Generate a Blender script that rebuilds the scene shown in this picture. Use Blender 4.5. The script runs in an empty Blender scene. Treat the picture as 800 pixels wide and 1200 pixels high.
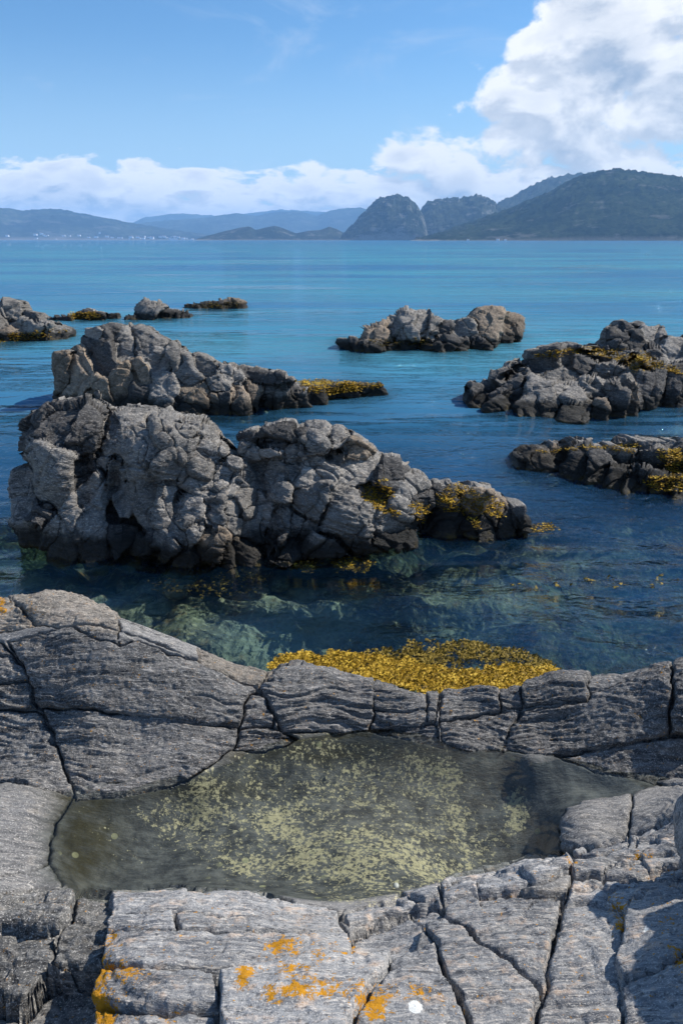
import bpy, bmesh, math, random
import numpy as np
from mathutils import Vector, Matrix

# ------------------------------------------------------------------ camera, sun, sky
C = bpy.context.scene
COL = C.collection
H, FPX, PITCH = 3.1, 860.0, math.atan(319.0 / 860.0)      # eye above the sea, focal length in photo pixels, tilt down
cam_d = bpy.data.cameras.new('camera')
cam = bpy.data.objects.new('camera', cam_d); COL.objects.link(cam)
cam.location = (0, 0, H)
cam.rotation_euler = (math.pi / 2 - PITCH, 0, 0)
cam_d.sensor_fit = 'VERTICAL'; cam_d.sensor_height = 36.0; cam_d.lens = 36.0 * FPX / 1200.0
cam_d.clip_start = 0.05; cam_d.clip_end = 120000
C.camera = cam
SUN_AZ, SUN_EL = math.radians(66), math.radians(43)       # azimuth clockwise from the view direction (+Y)
sd = Vector((math.sin(SUN_AZ) * math.cos(SUN_EL), math.cos(SUN_AZ) * math.cos(SUN_EL), math.sin(SUN_EL)))
sun_d = bpy.data.lights.new('sun', 'SUN'); sun_d.energy = 5.0; sun_d.angle = math.radians(0.53); sun_d.color = (1, .94, .85)
sun = bpy.data.objects.new('sun', sun_d); COL.objects.link(sun)
sun.rotation_euler = (-sd).to_track_quat('-Z', 'Y').to_euler()
sun.location = (0, 0, 50)
C.view_settings.view_transform = 'Standard'; C.view_settings.look = 'None'
C.view_settings.exposure = 0.45; C.view_settings.gamma = 1.0
C.cycles.use_denoising = True
C.cycles.max_bounces = 8; C.cycles.transparent_max_bounces = 12
C.cycles.volume_bounces = 1
C.cycles.sample_clamp_indirect = 6.0

# ------------------------------------------------------------------ node helper
class NT:
    def __init__(s, tree): s.t = tree; s.n = tree.nodes; s.l = tree.links
    def node(s, typ, **kw):
        n = s.n.new(typ)
        for k, v in kw.items(): setattr(n, k, v)
        return n
    def put(s, sock, v):
        if hasattr(v, 'is_linked') or isinstance(v, bpy.types.NodeSocket): s.l.new(v, sock)
        elif v is not None: sock.default_value = v
    def math(s, op, a, b=None, c=None, clamp=False):
        n = s.node('ShaderNodeMath', operation=op, use_clamp=clamp)
        s.put(n.inputs[0], a)
        if b is not None: s.put(n.inputs[1], b)
        if c is not None: s.put(n.inputs[2], c)
        return n.outputs[0]
    def vmath(s, op, a, b=None):
        n = s.node('ShaderNodeVectorMath', operation=op); s.put(n.inputs[0], a)
        if b is not None: s.put(n.inputs[1], b)
        return n.outputs['Value'] if op in ('DOT_PRODUCT', 'LENGTH', 'DISTANCE') else n.outputs[0]
    def noise(s, vec, scale, detail=4, rough=.55, dist=0.0, out='Fac'):
        n = s.node('ShaderNodeTexNoise'); s.put(n.inputs['Vector'], vec)
        n.inputs['Scale'].default_value = scale; n.inputs['Detail'].default_value = detail
        n.inputs['Roughness'].default_value = rough; n.inputs['Distortion'].default_value = dist
        return n.outputs[out]
    def vor(s, vec, scale, feature='F1', rnd=1.0, out='Distance'):
        n = s.node('ShaderNodeTexVoronoi', feature=feature); s.put(n.inputs['Vector'], vec)
        n.inputs['Scale'].default_value = scale; n.inputs['Randomness'].default_value = rnd
        return n.outputs[out]
    def step(s, v, a, b, to0=0.0, to1=1.0):
        if a > b: a, b, to0, to1 = b, a, to1, to0
        n = s.node('ShaderNodeMapRange', interpolation_type='SMOOTHSTEP'); s.put(n.inputs[0], v)
        n.inputs[1].default_value = a; n.inputs[2].default_value = b
        n.inputs[3].default_value = to0; n.inputs[4].default_value = to1
        return n.outputs[0]
    def mix(s, f, a, b, blend='MIX'):
        n = s.node('ShaderNodeMix', data_type='RGBA', blend_type=blend)
        s.put(n.inputs[0], f); s.put(n.inputs[6], a); s.put(n.inputs[7], b)
        return n.outputs[2]
    def rgb(s, c): return (c[0], c[1], c[2], 1.0)
    def scale(s, vec, xyz):
        n = s.node('ShaderNodeVectorMath', operation='MULTIPLY'); s.put(n.inputs[0], vec); n.inputs[1].default_value = xyz
        return n.outputs[0]
    def attr(s, name):
        n = s.node('ShaderNodeAttribute', attribute_name=name); return n.outputs['Fac']
    def bump(s, h, strength, dist, normal=None):
        n = s.node('ShaderNodeBump'); n.inputs['Strength'].default_value = strength; n.inputs['Distance'].default_value = dist
        s.put(n.inputs['Height'], h)
        if normal is not None: s.put(n.inputs['Normal'], normal)
        return n.outputs[0]

# ------------------------------------------------------------------ world: Nishita sky with clouds
W = bpy.data.worlds.new('World'); C.world = W; W.use_nodes = True
wt = NT(W.node_tree); wt.n.clear()
sky = wt.node('ShaderNodeTexSky', sky_type='NISHITA'); sky.sun_disc = False
sky.sun_elevation = SUN_EL; sky.sun_rotation = SUN_AZ
sky.air_density = 1.0; sky.dust_density = 0.4; sky.ozone_density = 1.6
tc = wt.node('ShaderNodeTexCoord')
D = tc.outputs['Generated']
SKYF = 0.1                                               # cloud tones below are written for this strength
def px_dir(px, py):
    x, yv = px - 400.0, -(py - 600.0)
    v = Vector((x, FPX * math.cos(PITCH) + yv * math.sin(PITCH), -FPX * math.sin(PITCH) + yv * math.cos(PITCH)))
    return v.normalized()
def cloud_density(vec):
    """density of the cloud cover in one direction of the sky"""
    sep = wt.node('ShaderNodeSeparateXYZ'); wt.put(sep.inputs[0], vec)
    z = sep.outputs[2]
    big = wt.noise(wt.scale(vec, (1, 1, 2.2)), 3.1, 3, .5)
    puff = wt.noise(wt.scale(vec, (1, 1, 1.7)), 10.5, 12, .56, .25)
    puff2 = wt.noise(wt.scale(vec, (1, 1, 2.6)), 21.0, 8, .55, .3)
    # long bank of cloud low over the horizon
    bank = wt.math('MULTIPLY', wt.step(z, .135, .050), 1.0)
    bank = wt.math('ADD', wt.math('SUBTRACT', wt.math('MULTIPLY', bank, 1.22), .40), wt.math('MULTIPLY', wt.math('SUBTRACT', puff2, .5), 1.9))
    bank = wt.math('ADD', bank, wt.math('MULTIPLY', wt.math('SUBTRACT', big, .5), .6))
    # cumulus heaps: some in view, more all round the sky
    heap = None
    for (px, py, r, s) in ((715, 60, .17, 1.0), (640, 55, .10, .8), (800, 120, .17, .95), (870, 30, .2, 1.0), (600, 165, .12, .85), (525, 186, .12, .92), (690, 150, .13, .9), (690, 10, .13, .95), (645, 90, .13, 1.0), (760, 180, .10, .8), (560, 70, .045, .55), (470, 205, .09, .8)):
        d = wt.vmath('DISTANCE', wt.scale(vec, (1, 1, 1.25)), Vector((px_dir(px, py).x, px_dir(px, py).y, px_dir(px, py).z * 1.25)))
        m = wt.step(d, r, 0.0, 0.0, s)
        heap = m if heap is None else wt.math('MAXIMUM', heap, m)
    over = wt.step(wt.vmath('DISTANCE', vec, Vector((math.sin(.17) * math.cos(.74), math.cos(.17) * math.cos(.74), math.sin(.74)))), .26, .0, 0, .95)
    heap = wt.math('MAXIMUM', heap, over)
    away = wt.step(wt.vmath('DISTANCE', vec, Vector((0.0, .98, .14))), .45, .8)
    rest = wt.math('MULTIPLY', wt.math('MULTIPLY', wt.step(big, .52, .7), away), .8)
    heap = wt.math('MAXIMUM', heap, rest)
    faint = wt.step(heap, .0, .3, .45, .0)
    heap = wt.math('ADD', heap, wt.math('MULTIPLY', wt.math('SUBTRACT', puff, .5), 2.5))
    heap = wt.math('SUBTRACT', heap, faint)
    return wt.math('MAXIMUM', wt.math('SUBTRACT', bank, .34), wt.math('SUBTRACT', heap, .46))
d0 = cloud_density(D)
d1 = cloud_density(wt.vmath('ADD', D, Vector((.006, 0, .024))))
cover = wt.step(d0, -.03, .24)
wisps = wt.noise(wt.scale(D, (1, 1, 3.2)), 5.0, 8, .62, .7)
wsep = wt.node('ShaderNodeSeparateXYZ'); wt.put(wsep.inputs[0], D)
wispm = wt.math('MULTIPLY', wt.step(wisps, .53, .78), .30)
veil = wt.step(wsep.outputs[2], .24, .0, 0, .60)
lit = wt.step(wt.math('SUBTRACT', d0, d1), -.30, .26)
thick = wt.step(d0, .12, .80, 1.0, .0)
soft = wt.noise(wt.scale(D, (1, 1, 2.4)), 7.0, 5, .5)
lit = wt.math('ADD', wt.math('MULTIPLY', lit, .75), wt.math('ADD', wt.math('MULTIPLY', thick, .42), wt.step(soft, .35, .7, -.22, .18)), clamp=True)
cl_shade = wt.rgb([v / SKYF for v in (.36, .44, .56)]); cl_lit = wt.rgb([v / SKYF for v in (1.06, 1.05, 1.03)])
cl = wt.mix(lit, cl_shade, cl_lit)
skyc = wt.mix(1.0, sky.outputs[0], wt.rgb((.66, 1.02, 1.30)), 'MULTIPLY')
skyc = wt.mix(veil, skyc, wt.rgb([v / SKYF for v in (.62, .78, .92)]))
skyc = wt.mix(wispm, skyc, wt.rgb([v / SKYF for v in (.72, .80, .90)]))
skyc = wt.mix(wt.math('MULTIPLY', cover, .93), skyc, cl)
bg = wt.node('ShaderNodeBackground'); wt.put(bg.inputs[0], skyc); bg.inputs[1].default_value = .078
wo = wt.node('ShaderNodeOutputWorld'); wt.l.new(bg.outputs[0], wo.inputs[0])

# ------------------------------------------------------------------ numpy noise
def _hash(ix, iy, iz, seed):
    h = (ix.astype(np.uint32) * np.uint32(374761393) + iy.astype(np.uint32) * np.uint32(668265263)
         + iz.astype(np.uint32) * np.uint32(2147483647) + np.uint32((seed * 974634777 + 12345) & 0xffffffff))
    h = (h ^ (h >> np.uint32(13))) * np.uint32(1274126177)
    h = h ^ (h >> np.uint32(16)); h = h * np.uint32(2246822519); h = h ^ (h >> np.uint32(15))
    return h
_G = np.array([[1,1,0],[-1,1,0],[1,-1,0],[-1,-1,0],[1,0,1],[-1,0,1],[1,0,-1],[-1,0,-1],[0,1,1],[0,-1,1],[0,1,-1],[0,-1,-1],[1,1,0],[0,-1,1],[-1,1,0],[0,-1,-1]], dtype=np.float32)
def perlin(p, seed=0):
    p = np.asarray(p, dtype=np.float64)
    f = np.floor(p); i = f.astype(np.int64); r = (p - f).astype(np.float32)
    u = r * r * r * (r * (r * 6 - 15) + 10)
    out = np.zeros(len(p), dtype=np.float32)
    for dx in (0, 1):
        wx = u[:, 0] if dx else 1 - u[:, 0]
        for dy in (0, 1):
            wy = u[:, 1] if dy else 1 - u[:, 1]
            for dz in (0, 1):
                wz = u[:, 2] if dz else 1 - u[:, 2]
                g = _G[_hash(i[:, 0] + dx, i[:, 1] + dy, i[:, 2] + dz, seed) & 15]
                out += wx * wy * wz * (g[:, 0] * (r[:, 0] - dx) + g[:, 1] * (r[:, 1] - dy) + g[:, 2] * (r[:, 2] - dz))
    return out
def fbm(p, octaves=4, seed=0, gain=.5, lac=2.03):
    a, s, out = 1.0, 0.0, 0
    for o in range(octaves):
        out = out + a * perlin(p, seed + o * 17); s += a; a *= gain; p = p * lac + 11.3
    return out / s
def ridged(p, octaves=4, seed=0, gain=.5):
    a, s, out = 1.0, 0.0, 0
    for o in range(octaves):
        out = out + a * (1 - np.minimum(np.abs(perlin(p, seed + o * 31)) * 2.2, 1)); s += a; a *= gain; p = p * 2.07 + 5.7
    return out / s
def voronoi(p, seed=0):
    """F2-F1, and a random vector of the nearest cell"""
    f = np.floor(p); i = f.astype(np.int64); r = p - f
    d1 = np.full(len(p), 9.0); d2 = np.full(len(p), 9.0); idv = np.zeros((len(p), 3)); rel = np.zeros((len(p), 3))
    for dx in (-1, 0, 1):
        for dy in (-1, 0, 1):
            for dz in (-1, 0, 1):
                h = _hash(i[:, 0] + dx, i[:, 1] + dy, i[:, 2] + dz, seed)
                j = np.stack([(h & 1023) / 1023., ((h >> 10) & 1023) / 1023., ((h >> 20) & 1023) / 1023.], 1)
                v = j * .9 + .05 + np.array([dx, dy, dz]) - r
                d = np.sqrt((v * v).sum(1))
                c = d < d1
                d2 = np.where(c, d1, np.minimum(d2, d))
                d1 = np.where(c, d, d1)
                idv[c] = j[c]; rel[c] = v[c]
    return d2 - d1, idv, rel
def sstep(x, a, b):
    t = np.clip((x - a) / (b - a), 0, 1); return t * t * (3 - 2 * t)

# ------------------------------------------------------------------ pixel <-> place (the photograph's own geometry)
CP, SP = math.cos(PITCH), math.sin(PITCH)
def P(px, py, z):
    """the point at height z seen at a photo pixel"""
    d = np.array([px - 400.0, FPX * CP - (py - 600.0) * SP, -FPX * SP - (py - 600.0) * CP])
    return np.array([0, 0, H]) + d * ((z - H) / d[2])
def Pd(px, py, Y):
    """the point at distance Y seen at a photo pixel"""
    d = np.array([px - 400.0, FPX * CP - (py - 600.0) * SP, -FPX * SP - (py - 600.0) * CP])
    return np.array([0, 0, H]) + d * (Y / d[1])
def proj(v):
    q = v - np.array([0, 0, H])
    dep = q[:, 1] * CP - q[:, 2] * SP
    up = q[:, 1] * SP + q[:, 2] * CP
    dep = np.maximum(dep, .05)
    return 400 + FPX * q[:, 0] / dep, 600 - FPX * up / dep, dep

# ------------------------------------------------------------------ object helpers
def tag(o, label=None, cat=None, group=None, kind=None):
    if label: o['label'] = label
    if cat: o['category'] = cat
    if group: o['group'] = group
    if kind: o['kind'] = kind
    return o
def empty(name, loc, label=None, cat=None, group=None, kind=None):
    o = bpy.data.objects.new(name, None); COL.objects.link(o); o.location = loc; o.empty_display_size = .1
    return tag(o, label, cat, group, kind)
def mesh_np(name, v, f, mat, parent=None, attrs=None, smooth=True, origin=None):
    """v Nx3 world coordinates, f Mx3 or Mx4"""
    v = np.asarray(v, dtype=np.float32); f = np.asarray(f, dtype=np.int32)
    if origin is None and parent is not None: origin = np.array(parent.location)
    if origin is not None: v = v - np.asarray(origin, dtype=np.float32)
    k = f.shape[1]
    me = bpy.data.meshes.new(name)
    me.vertices.add(len(v)); me.vertices.foreach_set('co', v.ravel())
    me.loops.add(f.size); me.loops.foreach_set('vertex_index', f.ravel())
    me.polygons.add(len(f)); me.polygons.foreach_set('loop_start', np.arange(0, f.size, k, dtype=np.int32))
    me.polygons.foreach_set('use_smooth', np.full(len(f), smooth))
    me.update(calc_edges=True)
    if attrs:
        for an, av in attrs.items():
            a = me.attributes.new(an, 'FLOAT', 'POINT'); a.data.foreach_set('value', np.asarray(av, dtype=np.float32))
    me.materials.append(mat)
    o = bpy.data.objects.new(name, me); COL.objects.link(o)
    if parent is not None: o.parent = parent
    elif origin is not None: o.location = Vector([float(c) for c in origin])
    return o
def grid_faces(nr, nc):
    a = np.arange(nr * nc).reshape(nr, nc)
    return np.stack([a[:-1, :-1], a[:-1, 1:], a[1:, 1:], a[1:, :-1]], -1).reshape(-1, 4)

# ------------------------------------------------------------------ materials
def new_mat(name):
    m = bpy.data.materials.new(name); m.use_nodes = True
    t = NT(m.node_tree); t.n.clear()
    out = t.node('ShaderNodeOutputMaterial')
    return m, t, out
def rock_material(name, dark, mid, light, tan, strata=(2.2, 26., 26.), tan_amt=.5, speck=.5, spk_scale=150, tide=False, bumpd=.006, pool=False, lichen=False, random_tone=.12):
    m, t, out = new_mat(name)
    geo = t.node('ShaderNodeNewGeometry'); p = geo.outputs['Position']
    sep = t.node('ShaderNodeSeparateXYZ'); t.put(sep.inputs[0], p)
    warp = t.noise(p, 3.0, 2, .5, out='Color')
    pw = t.vmath('ADD', p, t.scale(warp, (.12, .12, .12)))
    st = t.noise(t.scale(pw, strata), 1.0, 5, .62)
    st2 = t.noise(t.scale(pw, tuple(c * 3.3 for c in strata)), 1.0, 4, .65)
    big = t.noise(p, 1.7, 4, .6)
    med = t.noise(p, 14, 5, .62)
    fine = t.noise(p, spk_scale, 3, .7)
    fine2 = t.noise(t.scale(p, (.55, 1, 1)), spk_scale * .45, 3, .65)
    c = t.mix(t.step(st, .34, .66), t.rgb(dark), t.rgb(mid))
    c = t.mix(t.math('MULTIPLY', t.step(big, .42, .68), .75), c, t.rgb(mid))
    c = t.mix(t.math('MULTIPLY', t.step(st2, .50, .72), .75), c, t.rgb(light))
    c = t.mix(t.math('MULTIPLY', t.step(t.math('ADD', t.math('MULTIPLY', med, .6), t.math('MULTIPLY', st, .4)), .52, .66), tan_amt), c, t.rgb(tan))
    c = t.mix(t.math('MULTIPLY', t.step(fine, .54, .70), speck), c, t.rgb([min(.72, v * 1.9) for v in light]))
    c = t.mix(t.math('MULTIPLY', t.step(fine2, .47, .33), speck), c, t.rgb([v * .38 for v in dark]))
    c = t.mix(1.0, c, t.rgb((1.05, 1.0, .93)), 'MULTIPLY')
    oi = t.node('ShaderNodeObjectInfo')
    tone = t.math('ADD', 1 - random_tone, t.math('MULTIPLY', oi.outputs['Random'], 2 * random_tone))
    hsv = t.node('ShaderNodeHueSaturation'); t.put(hsv.inputs['Color'], c); t.put(hsv.inputs['Value'], tone); c = hsv.outputs[0]
    rough = .95
    if lichen:
        lf = t.attr('lichen')
        ln = t.noise(p, 34, 7, .72, .4); ln2 = t.noise(p, 90, 4, .7)
        lm = t.step(t.math('ADD', lf, t.math('ADD', t.math('MULTIPLY', ln, 2.2), t.math('MULTIPLY', ln2, 1.3))), 2.08, 2.20)
        lc = t.mix(t.noise(p, 45, 3, .6), t.rgb((.22, .10, .012)), t.rgb((.66, .31, .02)))
        c = t.mix(lm, c, lc)
        wf = t.attr('whitespot')
        c = t.mix(t.step(t.math('ADD', wf, t.math('MULTIPLY', ln2, .5)), .62, .72), c, t.rgb((.66, .67, .64)))
    if pool:
        # wetted margin, brown film and pale yellow-green crust on the pool's floor
        dep = t.attr('depth'); alg = t.attr('algae'); brown = t.attr('brown')
        wetc = t.mix(.85, c, t.mix(t.step(t.math('ADD', t.math('MULTIPLY', med, .7), t.math('MULTIPLY', t.noise(t.scale(p, (6, 60, 20)), 1.0, 3, .6), .3)), .36, .64), t.rgb((.028, .032, .034)), t.rgb((.13, .138, .135))))
        c = t.mix(t.step(dep, -.035, .0), c, wetc)
        c = t.mix(t.math('MULTIPLY', brown, t.step(t.noise(t.scale(p, (1, 3, 1)), 9, 5, .6), .25, .6, .35, .85)), c, t.rgb((.040, .034, .012)))
        an = t.noise(t.scale(p, (1, 1.6, 1)), 7, 8, .76, .3); an2 = t.noise(p, 60, 3, .7)
        an3 = t.noise(p, 42, 6, .78)
        am = t.step(t.math('ADD', alg, t.math('ADD', t.math('MULTIPLY', an, .45), t.math('ADD', t.math('MULTIPLY', an3, .95), t.math('MULTIPLY', an2, .5)))), 1.235, 1.315)
        c = t.mix(t.math('MULTIPLY', am, .9), c, t.mix(an2, t.rgb((.22, .20, .11)), t.rgb((.66, .61, .40))))
        sc = t.math('MULTIPLY', t.step(t.vor(p, 9.0), .17, .12), t.step(t.noise(p, 3.3, 1, .5), .5, .6))
        sc = t.math('MULTIPLY', sc, t.step(dep, .01, .03))
        c = t.mix(t.math('MULTIPLY', sc, .55), c, t.rgb((.42, .42, .24)))
    if tide:
        z = sep.outputs[2]
        tn = t.math('ADD', z, t.math('MULTIPLY', t.math('SUBTRACT', t.noise(p, 5, 5, .65), .5), .28))
        blk = t.step(tn, .34, .17)
        c = t.mix(t.math('MULTIPLY', blk, .93), c, t.mix(st, t.rgb((.010, .011, .012)), t.rgb((.030, .029, .026))))
        weed = t.math('MULTIPLY', t.step(tn, .08, -.05), t.step(t.noise(p, 9, 4, .6), .42, .6))
        c = t.mix(t.math('MULTIPLY', weed, .7), c, t.rgb((.10, .07, .012)))
        uw = t.step(z, .0, -.12)
        ug = t.mix(t.step(t.noise(p, 7, 5, .6), .4, .65), t.rgb((.035, .05, .03)), t.rgb((.13, .15, .05)))
        c = t.mix(t.math('MULTIPLY', uw, .85), c, ug)
        rr = t.step(tn, .2, .0, .95, .55); rough = rr
    b = t.node('ShaderNodeBsdfPrincipled'); t.put(b.inputs['Base Color'], c)
    t.put(b.inputs['Roughness'], rough); b.inputs['Specular IOR Level'].default_value = .12
    h1 = t.math('ADD', t.math('MULTIPLY', st2, .8), t.math('ADD', t.math('MULTIPLY', fine2, .9), t.math('MULTIPLY', fine, .35)))
    h1 = t.math('ADD', h1, t.math('MULTIPLY', med, 1.2))
    t.put(b.inputs['Normal'], t.bump(h1, .9, bumpd))
    t.l.new(b.outputs[0], out.inputs[0])
    return m
M_RIDGE = rock_material('ridge_gneiss', (.034, .037, .044), (.135, .14, .15), (.40, .40, .405), (.26, .22, .19), strata=(2.0, 30, 34), tan_amt=.25, speck=.5, spk_scale=150, lichen=True, bumpd=.012)
M_CREST = rock_material('crest_gneiss', (.075, .073, .072), (.20, .19, .18), (.38, .36, .335), (.32, .25, .19), strata=(3.0, 24, 30), tan_amt=.45, speck=.5, spk_scale=130, lichen=True, bumpd=.01)
M_LEDGE = rock_material('ledge_gneiss', (.085, .095, .115), (.27, .285, .31), (.58, .56, .54), (.47, .36, .28), strata=(3.2, 36, 30), tan_amt=.7, speck=.6, spk_scale=170, lichen=True, bumpd=.008)
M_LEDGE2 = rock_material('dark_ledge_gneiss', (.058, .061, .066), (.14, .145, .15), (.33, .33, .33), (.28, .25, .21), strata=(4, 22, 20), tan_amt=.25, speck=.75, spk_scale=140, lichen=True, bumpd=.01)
M_PAVE = rock_material('pool_gneiss', (.085, .09, .10), (.19, .195, .205), (.40, .39, .38), (.33, .29, .24), strata=(3, 34, 25), tan_amt=.3, speck=.55, spk_scale=150, lichen=False, pool=True, bumpd=.006)
M_ISLE = rock_material('sea_rock_grey', (.06, .062, .066), (.185, .185, .186), (.42, .41, .40), (.32, .26, .20), strata=(7, 7, 26), tan_amt=.35, speck=.3, spk_scale=70, random_tone=.24, tide=True, bumpd=.02)
M_ISLE_B = rock_material('sea_rock_brown', (.09, .078, .066), (.21, .18, .15), (.36, .32, .28), (.34, .24, .17), strata=(9, 9, 14), tan_amt=.6, speck=.25, spk_scale=60, random_tone=.24, tide=True, bumpd=.02)
M_ISLE_D = rock_material('sea_rock_dark', (.03, .031, .034), (.075, .077, .082), (.20, .20, .205), (.16, .14, .12), strata=(8, 8, 26), tan_amt=.3, speck=.25, spk_scale=70, random_tone=.24, tide=True, bumpd=.02)

def weed_material(name, a, b_, c_):
    m, t, out = new_mat(name)
    geo = t.node('ShaderNodeNewGeometry')
    at = t.attr('tone')
    n = t.noise(geo.outputs['Position'], 30, 3, .6)
    col = t.mix(t.step(at, 0, .6), t.rgb(a), t.rgb(b_)); col = t.mix(t.step(at, .55, 1.0), col, t.rgb(c_))
    col = t.mix(t.math('MULTIPLY', n, .35), col, t.rgb(a))
    b = t.node('ShaderNodeBsdfPrincipled'); t.put(b.inputs['Base Color'], col); b.inputs['Roughness'].default_value = .62; b.inputs['Specular IOR Level'].default_value = .2
    tr = t.node('ShaderNodeBsdfTranslucent'); t.put(tr.inputs[0], col)
    mx = t.node('ShaderNodeMixShader'); mx.inputs[0].default_value = .25
    t.l.new(b.outputs[0], mx.inputs[1]); t.l.new(tr.outputs[0], mx.inputs[2]); t.l.new(mx.outputs[0], out.inputs[0])
    return m
M_WEED = weed_material('bladder_wrack_yellow', (.16, .10, .010), (.50, .31, .025), (.80, .56, .08))
M_WEED_D = weed_material('bladder_wrack_olive', (.045, .035, .008), (.20, .14, .018), (.38, .27, .05))

def water_material(name, sea=True):
    m, t, out = new_mat(name)
    geo = t.node('ShaderNodeNewGeometry'); p = geo.outputs['Position']
    if sea:
        body = t.attr('body')                      # how much of the light the water column itself sends back
        calm = t.noise(t.scale(p, (.05, .16, 1)), 1.0, 4, .55)
        w1 = t.noise(t.scale(p, (1.3, 1.9, 1)), 1.15, 3, .55, .4)
        w2 = t.noise(t.scale(p, (2.2, 3.2, 1)), 3.4, 4, .6, .6)
        w3 = t.noise(t.scale(p, (.42, .55, 1)), .7, 3, .55, .3)
        w4 = t.noise(t.scale(p, (.08, .12, 1)), .9, 3, .55, .3)
        h = t.math('ADD', t.math('MULTIPLY', w1, .17), t.math('MULTIPLY', w2, .036))
        h = t.math('ADD', h, t.math('MULTIPLY', w3, .50))
        h = t.math('ADD', h, t.math('MULTIPLY', w4, .9))
        h = t.math('MULTIPLY', h, t.step(calm, .34, .60, .35, 1.3))
        h = t.math('MULTIPLY', h, t.attr('rippling'))
        nrm = t.bump(h, 1.0, 1.0)
        pat = t.noise(t.scale(p, (.018, .06, 1)), 1.0, 4, .55, .4)
        teal = t.math('MULTIPLY', t.step(pat, .36, .62), t.attr('shoal'))
        deepc = t.mix(t.attr('open'), t.rgb((.007, .046, .115)), t.rgb((.040, .155, .295)))  # far water body painted lighter, standing in for bright sky reflected near the horizon
        deepc = t.mix(teal, deepc, t.rgb((.060, .235, .330)))
        tintc = t.mix(t.attr('column'), t.rgb((1, 1, 1)), t.rgb((.20, .60, .58)))
    else:
        h = t.noise(t.scale(p, (1, 1, 1)), 6, 2, .5)
        nrm = t.bump(h, 1.0, .004)
        deepc = t.rgb((.05, .06, .06)); tintc = t.rgb((.93, .96, .94)); body = .02
    tr = t.node('ShaderNodeBsdfTransparent'); t.put(tr.inputs[0], tintc)
    df = t.node('ShaderNodeBsdfDiffuse'); t.put(df.inputs[0], deepc)
    m1 = t.node('ShaderNodeMixShader'); t.put(m1.inputs[0], body)
    t.l.new(tr.outputs[0], m1.inputs[1]); t.l.new(df.outputs[0], m1.inputs[2])
    gl = t.node('ShaderNodeBsdfGlossy'); gl.inputs['Roughness'].default_value = .02 if sea else .01
    t.put(gl.inputs['Normal'], nrm)
    fr = t.node('ShaderNodeFresnel'); fr.inputs['IOR'].default_value = 1.333; t.put(fr.inputs['Normal'], nrm)
    m2 = t.node('ShaderNodeMixShader'); t.put(m2.inputs[0], fr.outputs[0])
    t.l.new(m1.outputs[0], m2.inputs[1]); t.l.new(gl.outputs[0], m2.inputs[2]); t.l.new(m2.outputs[0], out.inputs[0])
    return m
M_SEA = water_material('sea_water', True)
M_POOL = water_material('pool_water', False)

m, t, out = new_mat('seabed_rock'); M_BED = m
geo = t.node('ShaderNodeNewGeometry'); p = geo.outputs['Position']
n1 = t.noise(p, 2.2, 5, .6); n2 = t.noise(p, 14, 5, .65); n3 = t.noise(p, 5, 4, .6)
c = t.mix(t.step(n1, .4, .62), t.rgb((.022, .030, .028)), t.rgb((.10, .12, .06)))
c = t.mix(t.math('MULTIPLY', t.step(n2, .5, .66), .8), c, t.rgb((.30, .31, .18)))
c = t.mix(t.math('MULTIPLY', t.step(n3, .55, .68), .7), c, t.rgb((.16, .09, .02)))
pale = t.attr('pale')
c = t.mix(t.math('MULTIPLY', pale, t.step(n2, .3, .62, .45, 1)), c, t.rgb((.22, .28, .22)))
b = t.node('ShaderNodeBsdfPrincipled'); t.put(b.inputs['Base Color'], c); b.inputs['Roughness'].default_value = .9
t.put(b.inputs['Normal'], t.bump(n2, .8, .03)); t.l.new(b.outputs[0], out.inputs[0])

def hill_material(name, forest, forest2, rock, scale, rock_amt=.25):
    m, t, out = new_mat(name)
    geo = t.node('ShaderNodeNewGeometry'); p = geo.outputs['Position']
    n1 = t.noise(p, scale, 6, .65); n2 = t.noise(p, scale * 8, 5, .7); n3 = t.noise(t.scale(p, (1, 1, 2.5)), scale * 2.4, 6, .68)
    c = t.mix(t.step(n1, .38, .62), t.rgb(forest), t.rgb(forest2))
    c = t.mix(t.math('MULTIPLY', t.step(n2, .55, .40), .6), c, t.rgb([v * .5 for v in forest]))
    nz = t.node('ShaderNodeSeparateXYZ'); t.put(nz.inputs[0], geo.outputs['Normal'])
    steep = t.step(nz.outputs[2], .80, .45)
    rk = t.math('MULTIPLY', t.step(t.math('ADD', n3, t.math('MULTIPLY', steep, .12)), .56, .66), rock_amt * 2.2, clamp=True)
    c = t.mix(rk, c, t.rgb(rock))
    shore = t.attr('shore')
    c = t.mix(t.math('MULTIPLY', shore, .85), c, t.rgb((.20, .18, .15)))
    b = t.node('ShaderNodeBsdfPrincipled'); t.put(b.inputs['Base Color'], c); b.inputs['Roughness'].default_value = 1.0
    b.inputs['Specular IOR Level'].default_value = .0
    t.put(b.inputs['Normal'], t.bump(t.math('ADD', n2, n1), .8, 8.0))
    t.l.new(b.outputs[0], out.inputs[0])
    return m
M_HILL = hill_material('forested_hill', (.012, .021, .014), (.034, .046, .024), (.16, .155, .14), .004, .22)
M_HILL_R = hill_material('rocky_hill', (.016, .024, .018), (.045, .052, .034), (.13, .13, .125), .005, .4)
M_HILL_F = hill_material('distant_hill', (.018, .028, .020), (.05, .062, .04), (.15, .145, .14), .0015, .2)
def flat_material(name, col, rough=.7):
    m, t, out = new_mat(name)
    geo = t.node('ShaderNodeNewGeometry')
    c = t.mix(t.noise(geo.outputs['Position'], 2.0, 3, .6), t.rgb([v * .85 for v in col]), t.rgb(col))
    b = t.node('ShaderNodeBsdfPrincipled'); t.put(b.inputs['Base Color'], c); b.inputs['Roughness'].default_value = rough
    t.l.new(b.outputs[0], out.inputs[0]); return m
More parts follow.
